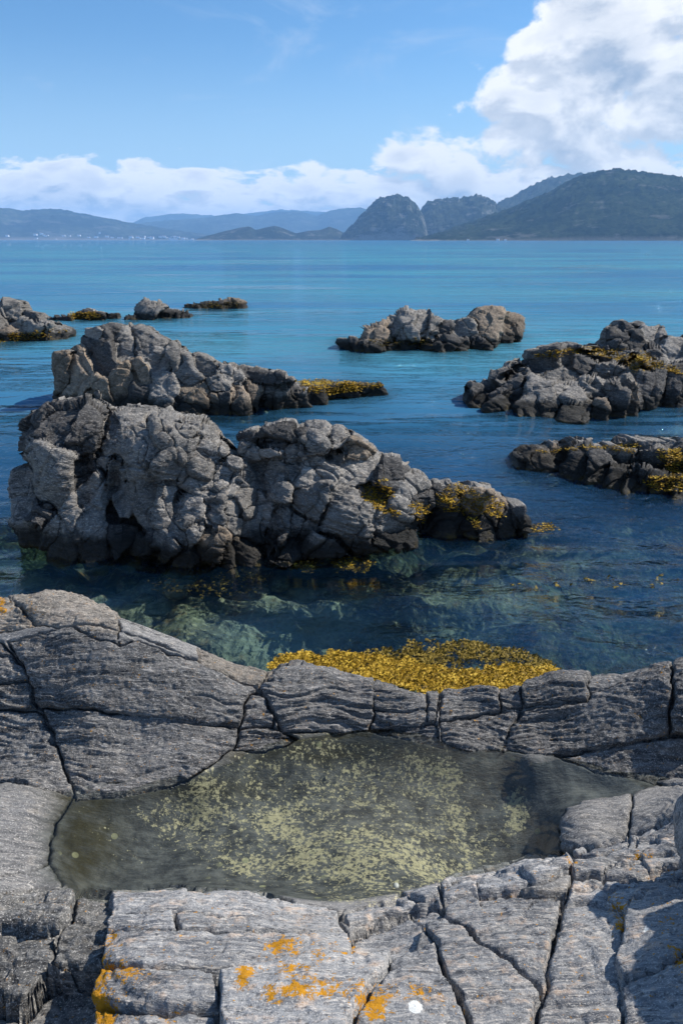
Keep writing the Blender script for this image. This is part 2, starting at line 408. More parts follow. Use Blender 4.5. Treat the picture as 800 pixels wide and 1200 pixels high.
M_WHITE = flat_material('painted_boards', (.78, .77, .74)); M_ROOF = flat_material('roof_tiles', (.16, .11, .09))
M_SHELL = flat_material('bleached_shell', (.62, .62, .60), .5)

# ------------------------------------------------------------------ the near shore: one continuous surface, split along its real cracks
ZP = 0.55                                                # water level of the rock pool
def yd(py, d): return H - d * math.tan(PITCH + math.atan((py - 600.0) / FPX))   # height of a point at distance d seen at row py
ctrl = []
def cp(px, py, z): ctrl.append(tuple(P(px, py, z)))
def cd(px, py, d): ctrl.append(tuple(Pd(px, py, d)))
POOL = [(92,931),(150,926),(220,912),(280,890),(330,872),(380,861),(440,857),(500,869),(560,880),(620,893),(700,902),(745,908),(770,914),
        (750,924),(720,937),(690,942),(668,950),(658,966),(655,985)]
POOL_NEAR = [(75,1036),(62,1010),(60,985),(70,960),(82,942)]
for q in POOL + POOL_NEAR: cp(q[0], q[1], ZP)
for x in (110, 200, 300, 380, 460, 540, 620): cp(x, 1040, ZP - .03 - (.05 if 380 < x < 500 else .09))
for q in ((150,960,.46),(120,1000,.45),(220,950,.42),(220,1000,.40),(300,920,.43),(300,980,.38),(400,900,.42),(400,960,.37),(500,900,.46),(500,960,.36),(600,930,.40),(600,980,.34),(630,1000,.34),(700,920,.50),(380,1020,.42),(450,1010,.43)): cp(*q)
cp(430, 1052, .55); cp(480, 1043, .50)
# the whaleback: foot on the pool, crest, and the hidden slope that runs down to the sea
CREST = [(-80,738,3.75),(0,744,3.68),(60,740,3.66),(118,737,3.62),(160,748,3.60),(200,762,3.58),(250,785,3.56),(300,803,3.56),(330,785,3.72),(360,785,3.72),(400,792,3.70),(450,802,3.66),(505,814,3.62),
         (560,807,3.62),(610,804,3.60),(650,793,3.60),(700,790,3.58),(750,781,3.52),(800,775,3.50),(880,765,3.48)]
for q in CREST: cd(*q)
for (px, py, d) in ((200,835,3.33),(110,820,3.32),(60,820,3.36),(0,825,3.36),(150,880,3.17),(250,850,3.30),(300,840,3.38),(370,825,3.50),(450,835,3.46),(560,845,3.42),(620,850,3.36),(690,845,3.30),(750,830,3.28),(800,835,3.2),(860,835,3.2),
                    (650,880,3.20),(720,890,3.10),(800,900,3.02),(30,890,3.12),(-60,840,3.3),(-60,900,3.1)): cd(px, py, d)
REAR = [(-80,702,4.25),(0,700,4.22),(50,697,4.2),(88,699,4.18),(130,718,4.12),(170,740,4.05),(230,761,3.95),(290,780,3.88)]
for q in REAR: cd(*q)
for (px, py, d) in REAR + CREST[8:]:
    q = Pd(px, py, d); k = max(.3, q[2] / .9)
    for dd, zz in ((.20, q[2] - .20 * (H - q[2]) / d - .035), (.62 * k + .1, min(.45 * q[2], q[2] - .42)), (.95 * k + .15, .03), (1.35 * k + .15, -.32), (2.1 * k + .3, -.62)):
        ctrl.append((q[0] * (d + dd) / d, q[1] + dd, zz))
# paving left of the pool, rim and ledge in front
for q in ((0,930,.605),(40,935,.60),(0,970,.60),(40,990,.575),(0,1010,.61),(30,1030,.59),(-80,980,.62),(50,1040,.58)): cp(*q)
for q in ((0,1048,.67),(90,1045,.67),(200,1043,.68),(300,1049,.67),(345,1062,.66),(400,1068,.655),(450,1062,.66),(490,1045,.675),(545,1030,.70),(620,1011,.72),(680,999,.735),(740,984,.75),(800,958,.80),(870,940,.84),
          (-80,1050,.68),(0,1080,.71),(60,1100,.73),(0,1150,.74),(60,1160,.74),(0,1200,.77),(-80,1200,.77),(40,1240,.78),
          (200,1085,.77),(300,1085,.76),(400,1090,.74),(160,1130,.84),(300,1130,.84),(160,1190,.90),(250,1190,.92),(300,1240,.98),(350,1170,.93),(400,1200,.97),(460,1110,.76),(500,1090,.78),(560,1070,.79),(600,1100,.86),(500,1160,.93),(580,1170,.97),(640,1200,1.0),
          (690,1040,.80),(700,1090,.88),(690,1150,.95),(760,1060,.92),(780,1100,.98),(760,1170,1.02),(820,1000,.86),(860,1100,1.02),(820,1200,1.06),(760,1010,.80),
          (400,1300,1.02),(200,1300,1.0),(600,1300,1.05),(750,1300,1.08),(0,1300,.85)): cp(*q)
# slab lying half in the pool on the right
for q in ((672,956,.585),(700,950,.60),(735,945,.60),(672,990,.60),(730,985,.615),(770,940,.62),(800,925,.63),(860,915,.66)): cp(*q)
ctrl += [(-3.2, 1.0, .8), (3.2, 1.0, 1.2), (0, .6, 1.1), (-3.4, 2.6, .75), (3.4, 2.4, .95), (3.3, 3.4, .95), (-3.3, 3.6, .95)]
CT = np.array(ctrl)
def tps_fit(pts, lam):
    xy = pts[:, :2]; n = len(xy)
    d = np.sqrt(((xy[:, None] - xy[None]) ** 2).sum(-1)) + 1e-9
    K = d * d * np.log(d) + lam * np.eye(n)
    Pm = np.hstack([np.ones((n, 1)), xy])
    A = np.zeros((n + 3, n + 3)); A[:n, :n] = K; A[:n, n:] = Pm; A[n:, :n] = Pm.T
    return np.linalg.solve(A, np.concatenate([pts[:, 2], np.zeros(3)]))
TW = tps_fit(CT, 6e-4)
def tps(x, y):
    out = TW[-3] + TW[-2] * x + TW[-1] * y
    for k in range(len(CT)):
        r2 = (x - CT[k, 0]) ** 2 + (y - CT[k, 1]) ** 2 + 1e-12
        out = out + TW[k] * .5 * r2 * np.log(r2)
    return out

SLABS = {  # name: (polygon in photo pixels, lift in metres, group of slabs, corner rounding)
 'S1': ([(12,752),(60,738),(118,733),(160,745),(200,760),(250,783),(288,798),(301,806),(290,822),(282,849),(240,848),(200,842),(160,838),(110,832),(45,829),(32,800),(20,770)], .02, 'ridge', .07),
 'S2': ([(45,829),(110,832),(160,838),(200,842),(240,848),(282,849),(273,877),(220,918),(150,932),(92,938),(75,895),(60,860)], .0, 'ridge', .05),
 'S3': ([(290,822),(301,806),(312,820),(320,838),(322,850),(282,850)], -.015, 'ridge', .03),
 'S4': ([(282,851),(322,851),(350,866),(310,884),(273,879)], -.01, 'ridge', .025),
 'S5a': ([(302,803),(325,780),(360,780),(437,796),(437,856),(400,860),(330,855),(318,830)], .015, 'ridge', .06),
 'S5b': ([(437,796),(501,809),(502,846),(437,856)], .0, 'ridge', .035),
 'S5c': ([(501,809),(514,812),(514,844),(502,846)], .01, 'ridge', .02),
 'S6': ([(437,857),(502,847),(515,845),(516,878),(480,868),(450,862)], -.02, 'ridge', .02),
 'S7': ([(516,812),(560,802),(584,804),(584,834),(560,838),(518,843)], .01, 'ridge', .035),
 'S7b': ([(585,804),(612,800),(611,831),(584,833)], -.01, 'ridge', .03),
 'S8': ([(518,844),(560,839),(609,833),(597,852),(586,880),(540,880),(517,872)], .0, 'ridge', .04),
 'S9': ([(613,800),(640,788),(687,787),(691,811),(684,821),(660,823),(613,829)], .015, 'ridge', .04),
 'S10': ([(688,787),(730,783),(775,773),(790,776),(740,795),(691,810)], -.02, 'ridge', .03),
 'S11': ([(611,833),(684,823),(693,812),(740,797),(786,778),(784,862),(757,867),(700,877),(660,884),(625,884),(588,880),(598,853)], .01, 'ridge', .05),
 'S11b': ([(787,777),(850,765),(900,760),(900,860),(785,862)], .02, 'ridge', .05),
 'S12': ([(650,886),(700,879),(757,868),(785,864),(900,862),(900,925),(770,920),(745,912),(700,907)], -.01, 'ridge', .04),
 'S13a': ([(-200,735),(6,752),(20,775),(32,798),(-200,801)], .0, 'ridge', .05),
 'S13b': ([(-200,802),(32,799),(43,832),(-200,830)], .01, 'ridge', .05),
 'S13c': ([(-200,831),(43,833),(60,862),(75,897),(89,931),(65,925),(29,916),(-200,908)], .0, 'ridge', .05),
 'R1': ([(-200,690),(0,695),(18,708),(42,733),(0,741),(-200,733)], .0, 'crest', .04),
 'R2': ([(0,690),(50,685),(88,690),(139,722),(139,758),(108,747),(88,738),(60,733),(44,733),(20,708)], .01, 'crest', .05),
 'R3': ([(139,722),(170,736),(232,757),(232,774),(200,765),(165,752),(139,758)], .0, 'crest', .04),
 'R4': ([(232,757),(300,775),(325,780),(303,803),(285,797),(250,783),(232,775)], -.01, 'crest', .03),
 'P1': ([(-200,909),(29,918),(65,927),(88,932),(80,945),(68,965),(60,990),(62,1012),(31,1021),(-200,1033)], .0, 'pave', .02),
 'P2': ([(-200,1034),(31,1022),(62,1013),(75,1042),(-200,1048)], .0, 'pave', .02),
 'Q1': ([(655,970),(663,951),(690,940),(741,932),(738,962),(735,990),(700,1002),(656,1003)], .02, 'pave', .035),
 'Q2': ([(742,931),(770,916),(900,895),(900,945),(790,964),(736,992),(739,962)], .01, 'pave', .03),
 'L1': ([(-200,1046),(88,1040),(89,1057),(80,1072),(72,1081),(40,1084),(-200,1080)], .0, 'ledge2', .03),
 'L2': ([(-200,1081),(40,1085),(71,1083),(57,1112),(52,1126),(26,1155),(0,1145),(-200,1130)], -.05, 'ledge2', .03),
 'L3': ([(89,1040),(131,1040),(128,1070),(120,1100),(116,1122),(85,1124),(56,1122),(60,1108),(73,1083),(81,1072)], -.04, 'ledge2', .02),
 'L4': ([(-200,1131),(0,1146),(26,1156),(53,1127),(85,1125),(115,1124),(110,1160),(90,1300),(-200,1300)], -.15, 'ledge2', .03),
 'L5a': ([(132,1040),(200,1038),(300,1043),(350,1057),(400,1066),(395,1074),(345,1071),(250,1071),(210,1068),(129,1069)], .0, 'ledge', .025),
 'L5b': ([(129,1069),(206,1068),(206,1078),(212,1091),(124,1092)], .01, 'ledge', .02),
 'L5f': ([(207,1069),(250,1072),(345,1072),(396,1075),(408,1096),(300,1094),(213,1091),(207,1078)], .005, 'ledge', .018),
 'L5c': ([(124,1093),(212,1092),(300,1095),(408,1097),(412,1118),(405,1130),(330,1133),(260,1140),(180,1138),(116,1135)], .015, 'ledge', .02),
 'L5d': ([(116,1136),(180,1139),(255,1142),(253,1185),(180,1182),(106,1180)], .02, 'ledge', .02),
 'L5e': ([(106,1181),(180,1183),(253,1187),(255,1320),(88,1320)], .0, 'ledge', .03),
 'L6': ([(257,1151),(290,1138),(350,1134),(420,1131),(461,1126),(446,1152),(424,1175),(405,1230),(395,1320),(257,1320)], .045, 'ledge', .02),
 'L7': ([(462,1126),(511,1113),(522,1149),(536,1169),(547,1196),(552,1320),(398,1320),(410,1210),(425,1176),(447,1153)], .02, 'ledge', .025),
 'L8': ([(512,1112),(497,1082),(515,1075),(534,1083),(549,1094),(560,1106),(582,1121),(600,1128),(634,1157),(622,1190),(606,1320),(554,1320),(549,1196),(538,1168),(524,1148)], .01, 'ledge', .025),
 'L9': ([(414,1118),(410,1097),(430,1079),(500,1058),(518,1061),(515,1074),(496,1081),(486,1112),(458,1124),(418,1126)], -.035, 'ledge', .02),
 'L10': ([(517,1074),(520,1061),(545,1049),(600,1042),(660,1044),(660,1053),(650,1092),(641,1125),(635,1154),(600,1126),(583,1119),(561,1104),(550,1092),(534,1081)], .0, 'ledge', .03),
 'L11': ([(662,1054),(690,1052),(720,1061),(730,1073),(726,1100),(721,1130),(727,1160),(728,1320),(610,1320),(623,1195),(630,1170),(638,1150),(643,1125),(652,1092)], -.005, 'ledge', .035),
 'L12': ([(668,1030),(700,1028),(745,1030),(775,1018),(900,1005),(900,1020),(800,1036),(765,1032),(741,1045),(732,1070),(720,1059),(690,1051),(662,1052)], .0, 'ledge', .03),
 'L13': ([(732,1073),(742,1046),(765,1033),(800,1037),(900,1025),(900,1095),(800,1120),(770,1143),(736,1151),(729,1150),(723,1130),(728,1100)], .03, 'ledge', .06),
 'L14': ([(735,1154),(770,1145),(800,1122),(900,1097),(900,1320),(730,1320),(729,1160)], .01, 'ledge', .04),
 'L15a': ([(398,1072),(450,1058),(480,1040),(515,1031),(519,1058),(500,1056),(450,1068),(412,1084)], .0, 'ledge', .02),
 'L15b': ([(517,1031),(560,1018),(620,1006),(667,998),(668,1022),(640,1030),(600,1038),(545,1047),(520,1056)], .01, 'ledge', .02),
 'L15c': ([(668,998),(725,986),(787,958),(900,920),(900,1000),(775,1016),(745,1028),(700,1026),(669,1028)], .0, 'ledge', .025),
}
SN = list(SLABS)
for k_ in SN:
    if SLABS[k_][2] == 'ridge':
        pts = [((a_, b_ - 18) if (a_ > 318 and b_ < np.interp(a_, [q[0] for q in CREST], [q[1] for q in CREST]) + 9) else (a_, b_)) for a_, b_ in SLABS[k_][0]]
        SLABS[k_] = (pts,) + SLABS[k_][1:]
def inside_and_dist(px, py, poly):
    poly = np.array(poly, float); n = len(poly); ins = np.zeros(len(px), bool); dmin = np.full(len(px), 1e9)
    for i in range(n):
        x1, y1 = poly[i]; x2, y2 = poly[(i + 1) % n]
        if y1 != y2:
            cnd = ((y1 > py) != (y2 > py)) & (px < (x2 - x1) * (py - y1) / (y2 - y1) + x1)
            ins ^= cnd
        ex, ey = x2 - x1, y2 - y1
        tt = np.clip(((px - x1) * ex + (py - y1) * ey) / (ex * ex + ey * ey + 1e-9), 0, 1)
        dmin = np.minimum(dmin, (px - x1 - tt * ex) ** 2 + (py - y1 - tt * ey) ** 2)
    return ins, np.sqrt(dmin)

ys = np.concatenate([np.arange(.95, 2.25, .0085), np.arange(2.25, 2.95, .0065), np.arange(2.95, 3.80, .0044), np.arange(3.80, 4.4, .009), np.arange(4.4, 6.3, .03)])
XN = 800
uu = np.linspace(-1, 1, XN)
half = np.interp(ys, [.95, 1.5, 2.4, 3.6, 4.4, 6.3], [2.1, 2.1, 2.25, 2.65, 3.1, 3.8])
X = uu[None, :] * half[:, None]; Y = np.repeat(ys[:, None], XN, 1)
x = X.ravel(); y = Y.ravel()
z = tps(x, y)
base = np.stack([x, y, z], 1)
def grid_normals(v, nr, nc):
    g = v.reshape(nr, nc, 3)
    du = np.gradient(g, axis=1); dv = np.gradient(g, axis=0)
    n = np.cross(du, dv); n /= np.linalg.norm(n, axis=2, keepdims=True) + 1e-12
    n[n[..., 2] < 0] *= -1
    return n.reshape(-1, 3)
NR = len(ys)
nb = grid_normals(base, NR, XN)
ppx, ppy, dep = proj(base)
wob = fbm(base * 9, 3, 5); wob2 = fbm(base * 9 + 40, 3, 6)
qx = ppx + wob * 9; qy = ppy + wob2 * 5
label = np.full(len(x), -1, np.int32); dist = np.full(len(x), 60.0)
behind = y > np.interp(ppx, [q[0] for q in REAR] + [330, 505, 700, 880], [q[2] + .12 for q in REAR] + [3.85, 3.75, 3.72, 3.7])
for k, nme in enumerate(SN):
    poly, lift, grp, rnd = SLABS[nme]
    pa = np.array(poly); bb = (qx > pa[:, 0].min() - 60) & (qx < pa[:, 0].max() + 60) & (qy > pa[:, 1].min() - 60) & (qy < pa[:, 1].max() + 60)
    idx = np.nonzero(bb)[0]
    ins, dd = inside_and_dist(qx[idx], qy[idx], poly)
    # far side of the crest belongs to its own slab of bedrock
    if grp == 'ridge': ins &= y[idx] < np.interp(ppx[idx], [q[0] for q in CREST], [q[2] + (.16 if q[0] < 330 else .75) for q in CREST])
    if grp == 'crest': ins &= y[idx] > np.interp(ppx[idx], [q[0] for q in CREST], [q[2] - .02 for q in CREST])
    if grp.startswith('ledge'): ins &= y[idx] < 2.75
    label[idx[ins]] = k
    dist[idx] = np.minimum(dist[idx], dd)
L2 = label.reshape(len(ys), XN); reach = np.zeros_like(L2, bool)
for k in range(len(SN)):
    idx = np.nonzero(label == k)[0]
    if len(idx): reach.ravel()[idx[np.argmax(dist[idx])]] = True
for it in range(520):
    n0 = reach.copy()
    reach[1:] |= n0[:-1] & (L2[1:] == L2[:-1]); reach[:-1] |= n0[1:] & (L2[1:] == L2[:-1])
    reach[:, 1:] |= n0[:, :-1] & (L2[:, 1:] == L2[:, :-1]); reach[:, :-1] |= n0[:, 1:] & (L2[:, 1:] == L2[:, :-1])
label[~reach.ravel()] = -1
dm = dist * dep / FPX                                      # distance to the nearest crack in metres
lift = np.zeros(len(x)); rnd = np.full(len(x), .02); grp = np.full(len(x), 'floor', dtype=object)
for k, nme in enumerate(SN):
    s = label == k; lift[s] = SLABS[nme][1]; rnd[s] = SLABS[nme][3]; grp[s] = SLABS[nme][2]
under = sstep(ZP + .02 - z, 0, .03) * (y < 3.6) * (y > 2.2)  # floor of the pool
# bedding: thin layers that strike along x and dip away
bw = fbm(base * 2.1, 3, 77) * .13
sb = y * .62 + z * .85 + x * .07 + bw
bc = np.stack([x * 1.5 + y * .3, sb * 26, y * 1.3], 1)
lay = ridged(bc, 3, 3)                                     # narrow furrows between layers
lay2 = fbm(np.stack([x * 5, sb * 75, y * 4], 1), 3, 9)
gx = np.abs(perlin(np.stack([x * .9, sb * 9, y * .8], 1), 21)); furrow = 1 - np.minimum(gx * 9, 1)   # a few long open joints
is_r = ((grp == 'ridge')).astype(float); is_c = (grp == 'crest').astype(float); is_l = ((grp == 'ledge')).astype(float); is_l2 = (grp == 'ledge2').astype(float); is_p = (grp == 'pave').astype(float)
floor_ = (label < 0).astype(float)
amp_lay = (.010 * is_r + .008 * is_c) * (.35 + 1.1 * sstep(fbm(base * 1.6, 3, 88), -.25, .35)) + .0065 * is_l + .006 * is_l2 + .006 * is_p
amp_fur = .022 * is_r + .014 * is_c + .012 * is_l + .014 * is_l2 + .004 * is_p
disp = amp_lay * (lay2 * 1.4 - (lay - .5) * 1.5) - amp_fur * furrow * sstep(fbm(base * 1.9, 2, 51), -.12, .25)
disp += fbm(base * 4, 4, 13) * (.035 * is_r + .04 * is_c + .025 * is_l + .03 * is_l2 + .01 * is_p + .006 * floor_)
disp += fbm(base * 38, 3, 33, .6) * (.010 * is_r + .009 * is_c + .005 * is_l + .008 * is_l2 + .003 * is_p + .0015 * floor_)
# fractured bits of the rims
v1, vid, _ = voronoi(np.stack([x * 5 + fbm(base * 5, 2, 61), y * 9, z * 9], 1), 4)
chip = (vid[:, 0] - .5) * .02 - .012 * (1 - sstep(v1, 0, .10))
disp += chip * (is_l2 * .9 + is_l * .35 + is_c * .5)
rimmask = ((grp == 'ledge') & (ppy < 1062) & (ppx > 380)).astype(float)
disp += chip * 1.1 * rimmask
e = np.clip(1 - dm / rnd, 0, 1)
inside_pool = under * floor_
disp += lift * (1 - np.clip(inside_pool, 0, 1))
disp -= rnd * (.12 + .42 * sstep(fbm(base * 2.2, 2, 73), -.25, .25)) * (1 - np.sqrt(np.clip(1 - e * e, 0, 1))) * (1 - inside_pool)
crk = sstep(fbm(base * 2.6, 3, 71), -.30, .25)
disp -= (.010 + .06 * crk) * (1 - sstep(dm, 0, .004 + .005 * crk)) * (1 - inside_pool)
disp -= .012 * (1 - sstep(dm, 0, .012)) * inside_pool * (ppx < 200)
# the back slope and the bottom beyond
bk = behind.astype(float)
disp += bk * (fbm(base * 3, 5, 15) * .10)
pos = base + nb * disp[:, None]
pos[:, 2] -= .25 * sstep(y, 5.4, 6.3)
# attributes
def blob(cx, cy, rx, ry, amt=1.0):
    return amt * np.exp(-(((ppx - cx) / rx) ** 2 + ((ppy - cy) / ry) ** 2))
LB = [(118,1155,10,30,.55),(120,1185,14,14,.6),(131,1100,7,14,.45),(158,1150,12,8,.5),(150,1136,10,8,.4),(125,1140,8,6,.5),(335,1115,20,9,.55),(383,1125,10,5,.55),(322,1112,8,5,.4),(415,1102,5,12,.5),(400,1124,8,3,.4),
      (345,1150,18,7,.5),(365,1170,22,10,.42),(355,1178,20,6,.45),(285,1160,8,14,.55),(293,1155,7,8,.5),(322,1183,14,8,.5),(376,1140,6,4,.4),(440,1190,12,14,.5),(425,1180,20,14,.42),(470,1170,20,10,.30),(495,1170,14,6,.35),
      (721,1056,9,9,.60),(726,1081,6,7,.6),(797,1128,8,12,.6),(2,710,5,12,.62),(38,712,6,10,.25),(674,1012,8,5,.4),(745,1003,8,4,.45),(405,1126,6,3,.5),(190,1128,8,3,.3),(195,1190,14,5,.4),(530,1180,16,10,.2),(780,1090,10,16,.25)]
lich = sum(blob(q[0], q[1], q[2] * 1.45, q[3] * 1.3, q[4] * .80) for q in LB)
white = blob(487, 1188, 9, 9, 1.0) * (blob(487, 1188, 12, 12) > .35) + blob(758, 1095, 7, 9, .5)
AB = [(330,960,150,40,.50),(420,1000,70,34,.5),(400,930,60,30,.40),(300,985,40,20,.35),(240,950,34,12,.35),(380,890,70,20,.28),(500,1010,60,20,.30),(470,905,90,14,.25),(430,1040,40,14,.45),(150,1010,20,10,.20),(350,930,50,20,.3),(608,945,9,22,.4),(330,925,60,30,.2)]
alg = sum(blob(q[0], q[1], q[2] * 1.6, q[3] * 1.5, q[4] * .75) for q in AB); alg = np.minimum(alg, .31) + (.10 * sstep(fbm(base * 2.5, 2, 91), -.1, .3) - .06)
brown = np.clip(1.2 * blob(380, 880, 150, 18) + 1.2 * blob(105, 970, 40, 60) + blob(200, 925, 120, 14) + .5 * blob(90, 1010, 20, 30), 0, 1)
attrs = {'lichen': lich, 'whitespot': white, 'depth': ZP - pos[:, 2], 'algae': alg, 'brown': brown}
F = grid_faces(NR, XN)
fl = np.sort(label[F], 1)[:, 2]
order = np.argsort(fl, kind='stable'); flo = fl[order]
def sub_mesh(name, lab, mat, parent, origin=None):
    a, b_ = np.searchsorted(flo, lab, 'left'), np.searchsorted(flo, lab, 'right')
    ff = F[order[a:b_]]
    if len(ff) == 0: return None
    u, inv = np.unique(ff, return_inverse=True)
    return mesh_np(name, pos[u], inv.reshape(-1, 4), mat, parent, {k_: v_[u] for k_, v_ in attrs.items()}, True, origin)
ridge = empty('rock_ridge', (0, 3.4, .55), 'long humped grey rock ridge with layered cracked slabs between the rock pool and the sea', 'rock ridge')
ledge = empty('rock_ledge', (0, 1.6, .8), 'pale cracked rock ledge with orange lichen along the near side of the rock pool', 'rock ledge')
bedrock = sub_mesh('ground', -1, M_PAVE, None, (0, 2.8, .4)); tag(bedrock, 'bedrock floor of the rock pool and slope under the shore rocks', kind='structure')
SLAB_LABEL = {'S1': 'big humped upper slab left of the saddle', 'S2': 'furrowed lower slab dipping into the pool', 'R1': 'lichen spotted end slab', 'L6': 'raised slab with orange lichen blotches',
              'L13': 'rounded shaded boulder slab', 'L4': 'low dark slab in the shadow of the step', 'S11': 'broad dark slab on the right', 'R2': 'tan topped crest slab', 'L7': 'slab with a round white lichen spot'}
for k, nme in enumerate(SN):
    g = SLABS[nme][2]
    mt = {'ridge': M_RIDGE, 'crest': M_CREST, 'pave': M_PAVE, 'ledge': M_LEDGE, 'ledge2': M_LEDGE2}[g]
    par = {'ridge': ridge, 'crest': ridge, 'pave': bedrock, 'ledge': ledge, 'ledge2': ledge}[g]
    o = sub_mesh('rock_slab', k, mt, par)
    if o is not None and nme in SLAB_LABEL: o['label'] = SLAB_LABEL[nme]

# ------------------------------------------------------------------ boulders and sea rocks
_ico = {}
def ico(level):
    if level not in _ico:
        bm = bmesh.new(); bmesh.ops.create_icosphere(bm, subdivisions=level, radius=1.0)
        bm.verts.ensure_lookup_table()
        v = np.array([q.co[:] for q in bm.verts]); f = np.array([[w.index for w in q.verts] for q in bm.faces]); bm.free()
        _ico[level] = (v, f)
    return _ico[level]
def block_mesh(center, size, rot, seed, sharp=14, facets=12, level=5, crack=.9, cell=None, strata=1.0, jit=.35, rough=1.0, beddir=(.15, .25, 1.0)):
    rs = np.random.RandomState(seed * 7 + 3)
    d, f = ico(level)
    size = np.asarray(size, float)
    pl = [np.array(a, float) for a in ((1,0,0),(-1,0,0),(0,1,0),(0,-1,0),(0,0,1),(0,0,-1))]
    pl = [a + rs.normal(0, jit * .55, 3) for a in pl]; off = [1.0 - rs.uniform(0, .10) for _ in pl]
    for _ in range(facets):
        a = rs.normal(0, 1, 3); a /= np.linalg.norm(a); pl.append(a); off.append(rs.uniform(.80, 1.12))
    s = np.zeros(len(d))
    for a, o_ in zip(pl, off):
        a = a / np.linalg.norm(a)
        s += np.maximum(0, d @ a / o_) ** sharp
    r = s ** (-1.0 / sharp)
    v = d * r[:, None] * size / 2 * 1.0
    R = np.array(Matrix.Rotation(math.radians(rot[1]), 3, 'Y') @ Matrix.Rotation(math.radians(rot[0]), 3, 'X') @ Matrix.Rotation(math.radians(rot[2]), 3, 'Z'))
    v = v @ R.T; n = (d / size); n = n @ R.T; n /= np.linalg.norm(n, axis=1, keepdims=True)
    w = v + center
    S = float(size[:2].mean() + size[2]) / 2
    bd = np.array(beddir); bd /= np.linalg.norm(bd)
    so = seed * 3.17
    cs = cell or max(.16, S * .42)
    wp = np.stack([fbm(w * (1.2 / cs), 2, 3), fbm(w * (1.2 / cs) + 9, 2, 4), fbm(w * (1.2 / cs) + 19, 2, 5)], 1) * .55
    e1, idv, rel = voronoi(w * np.array([.95, .95, 1.15]) / cs + so + wp, seed)
    tilt = (idv * 2 - 1); tilt /= np.linalg.norm(tilt, axis=1, keepdims=True) + .3
    dsp = -.12 * cs * crack * (1 - sstep(e1, 0, .09)) - .05 * cs * crack * (1 - sstep(e1, .05, .40)) + (idv[:, 1] - .5) * .15 * cs * crack + (tilt * rel).sum(1) * .16 * cs * crack
    e2, idv2, _ = voronoi(w * np.array([2.6, 2.6, 3.1]) / cs + so * 1.7 + wp * 1.5, seed + 1)
    dsp += crack * cs * (-.030 * (1 - sstep(e2, 0, .10)) + (idv2[:, 0] - .5) * .030)
    sbc = w @ bd + fbm(w * 2, 2, 8) * .07
    sc = np.stack([w[:, 0] * 1.7, sbc * (13 / max(.6, S)), w[:, 1] * 1.7], 1)
    dsp -= strata * .035 * min(S, 1.2) * (ridged(sc, 3, 41 + seed % 5) - .5)
    dsp += rough * (fbm(w * (2.6 / max(.4, S)), 3, 55) * .06 * S + fbm(w * (14 / max(.5, S)), 4, 57, .6) * .020 * S)
    return w + n * dsp[:, None], f
def Pdv(px, py, Y):
    d = np.stack([px - 400.0, FPX * CP - (py - 600.0) * SP, -FPX * SP - (py - 600.0) * CP], 1)
    return np.array([0, 0, H]) + d * (Y / d[:, 1])[:, None]
SHELF = []
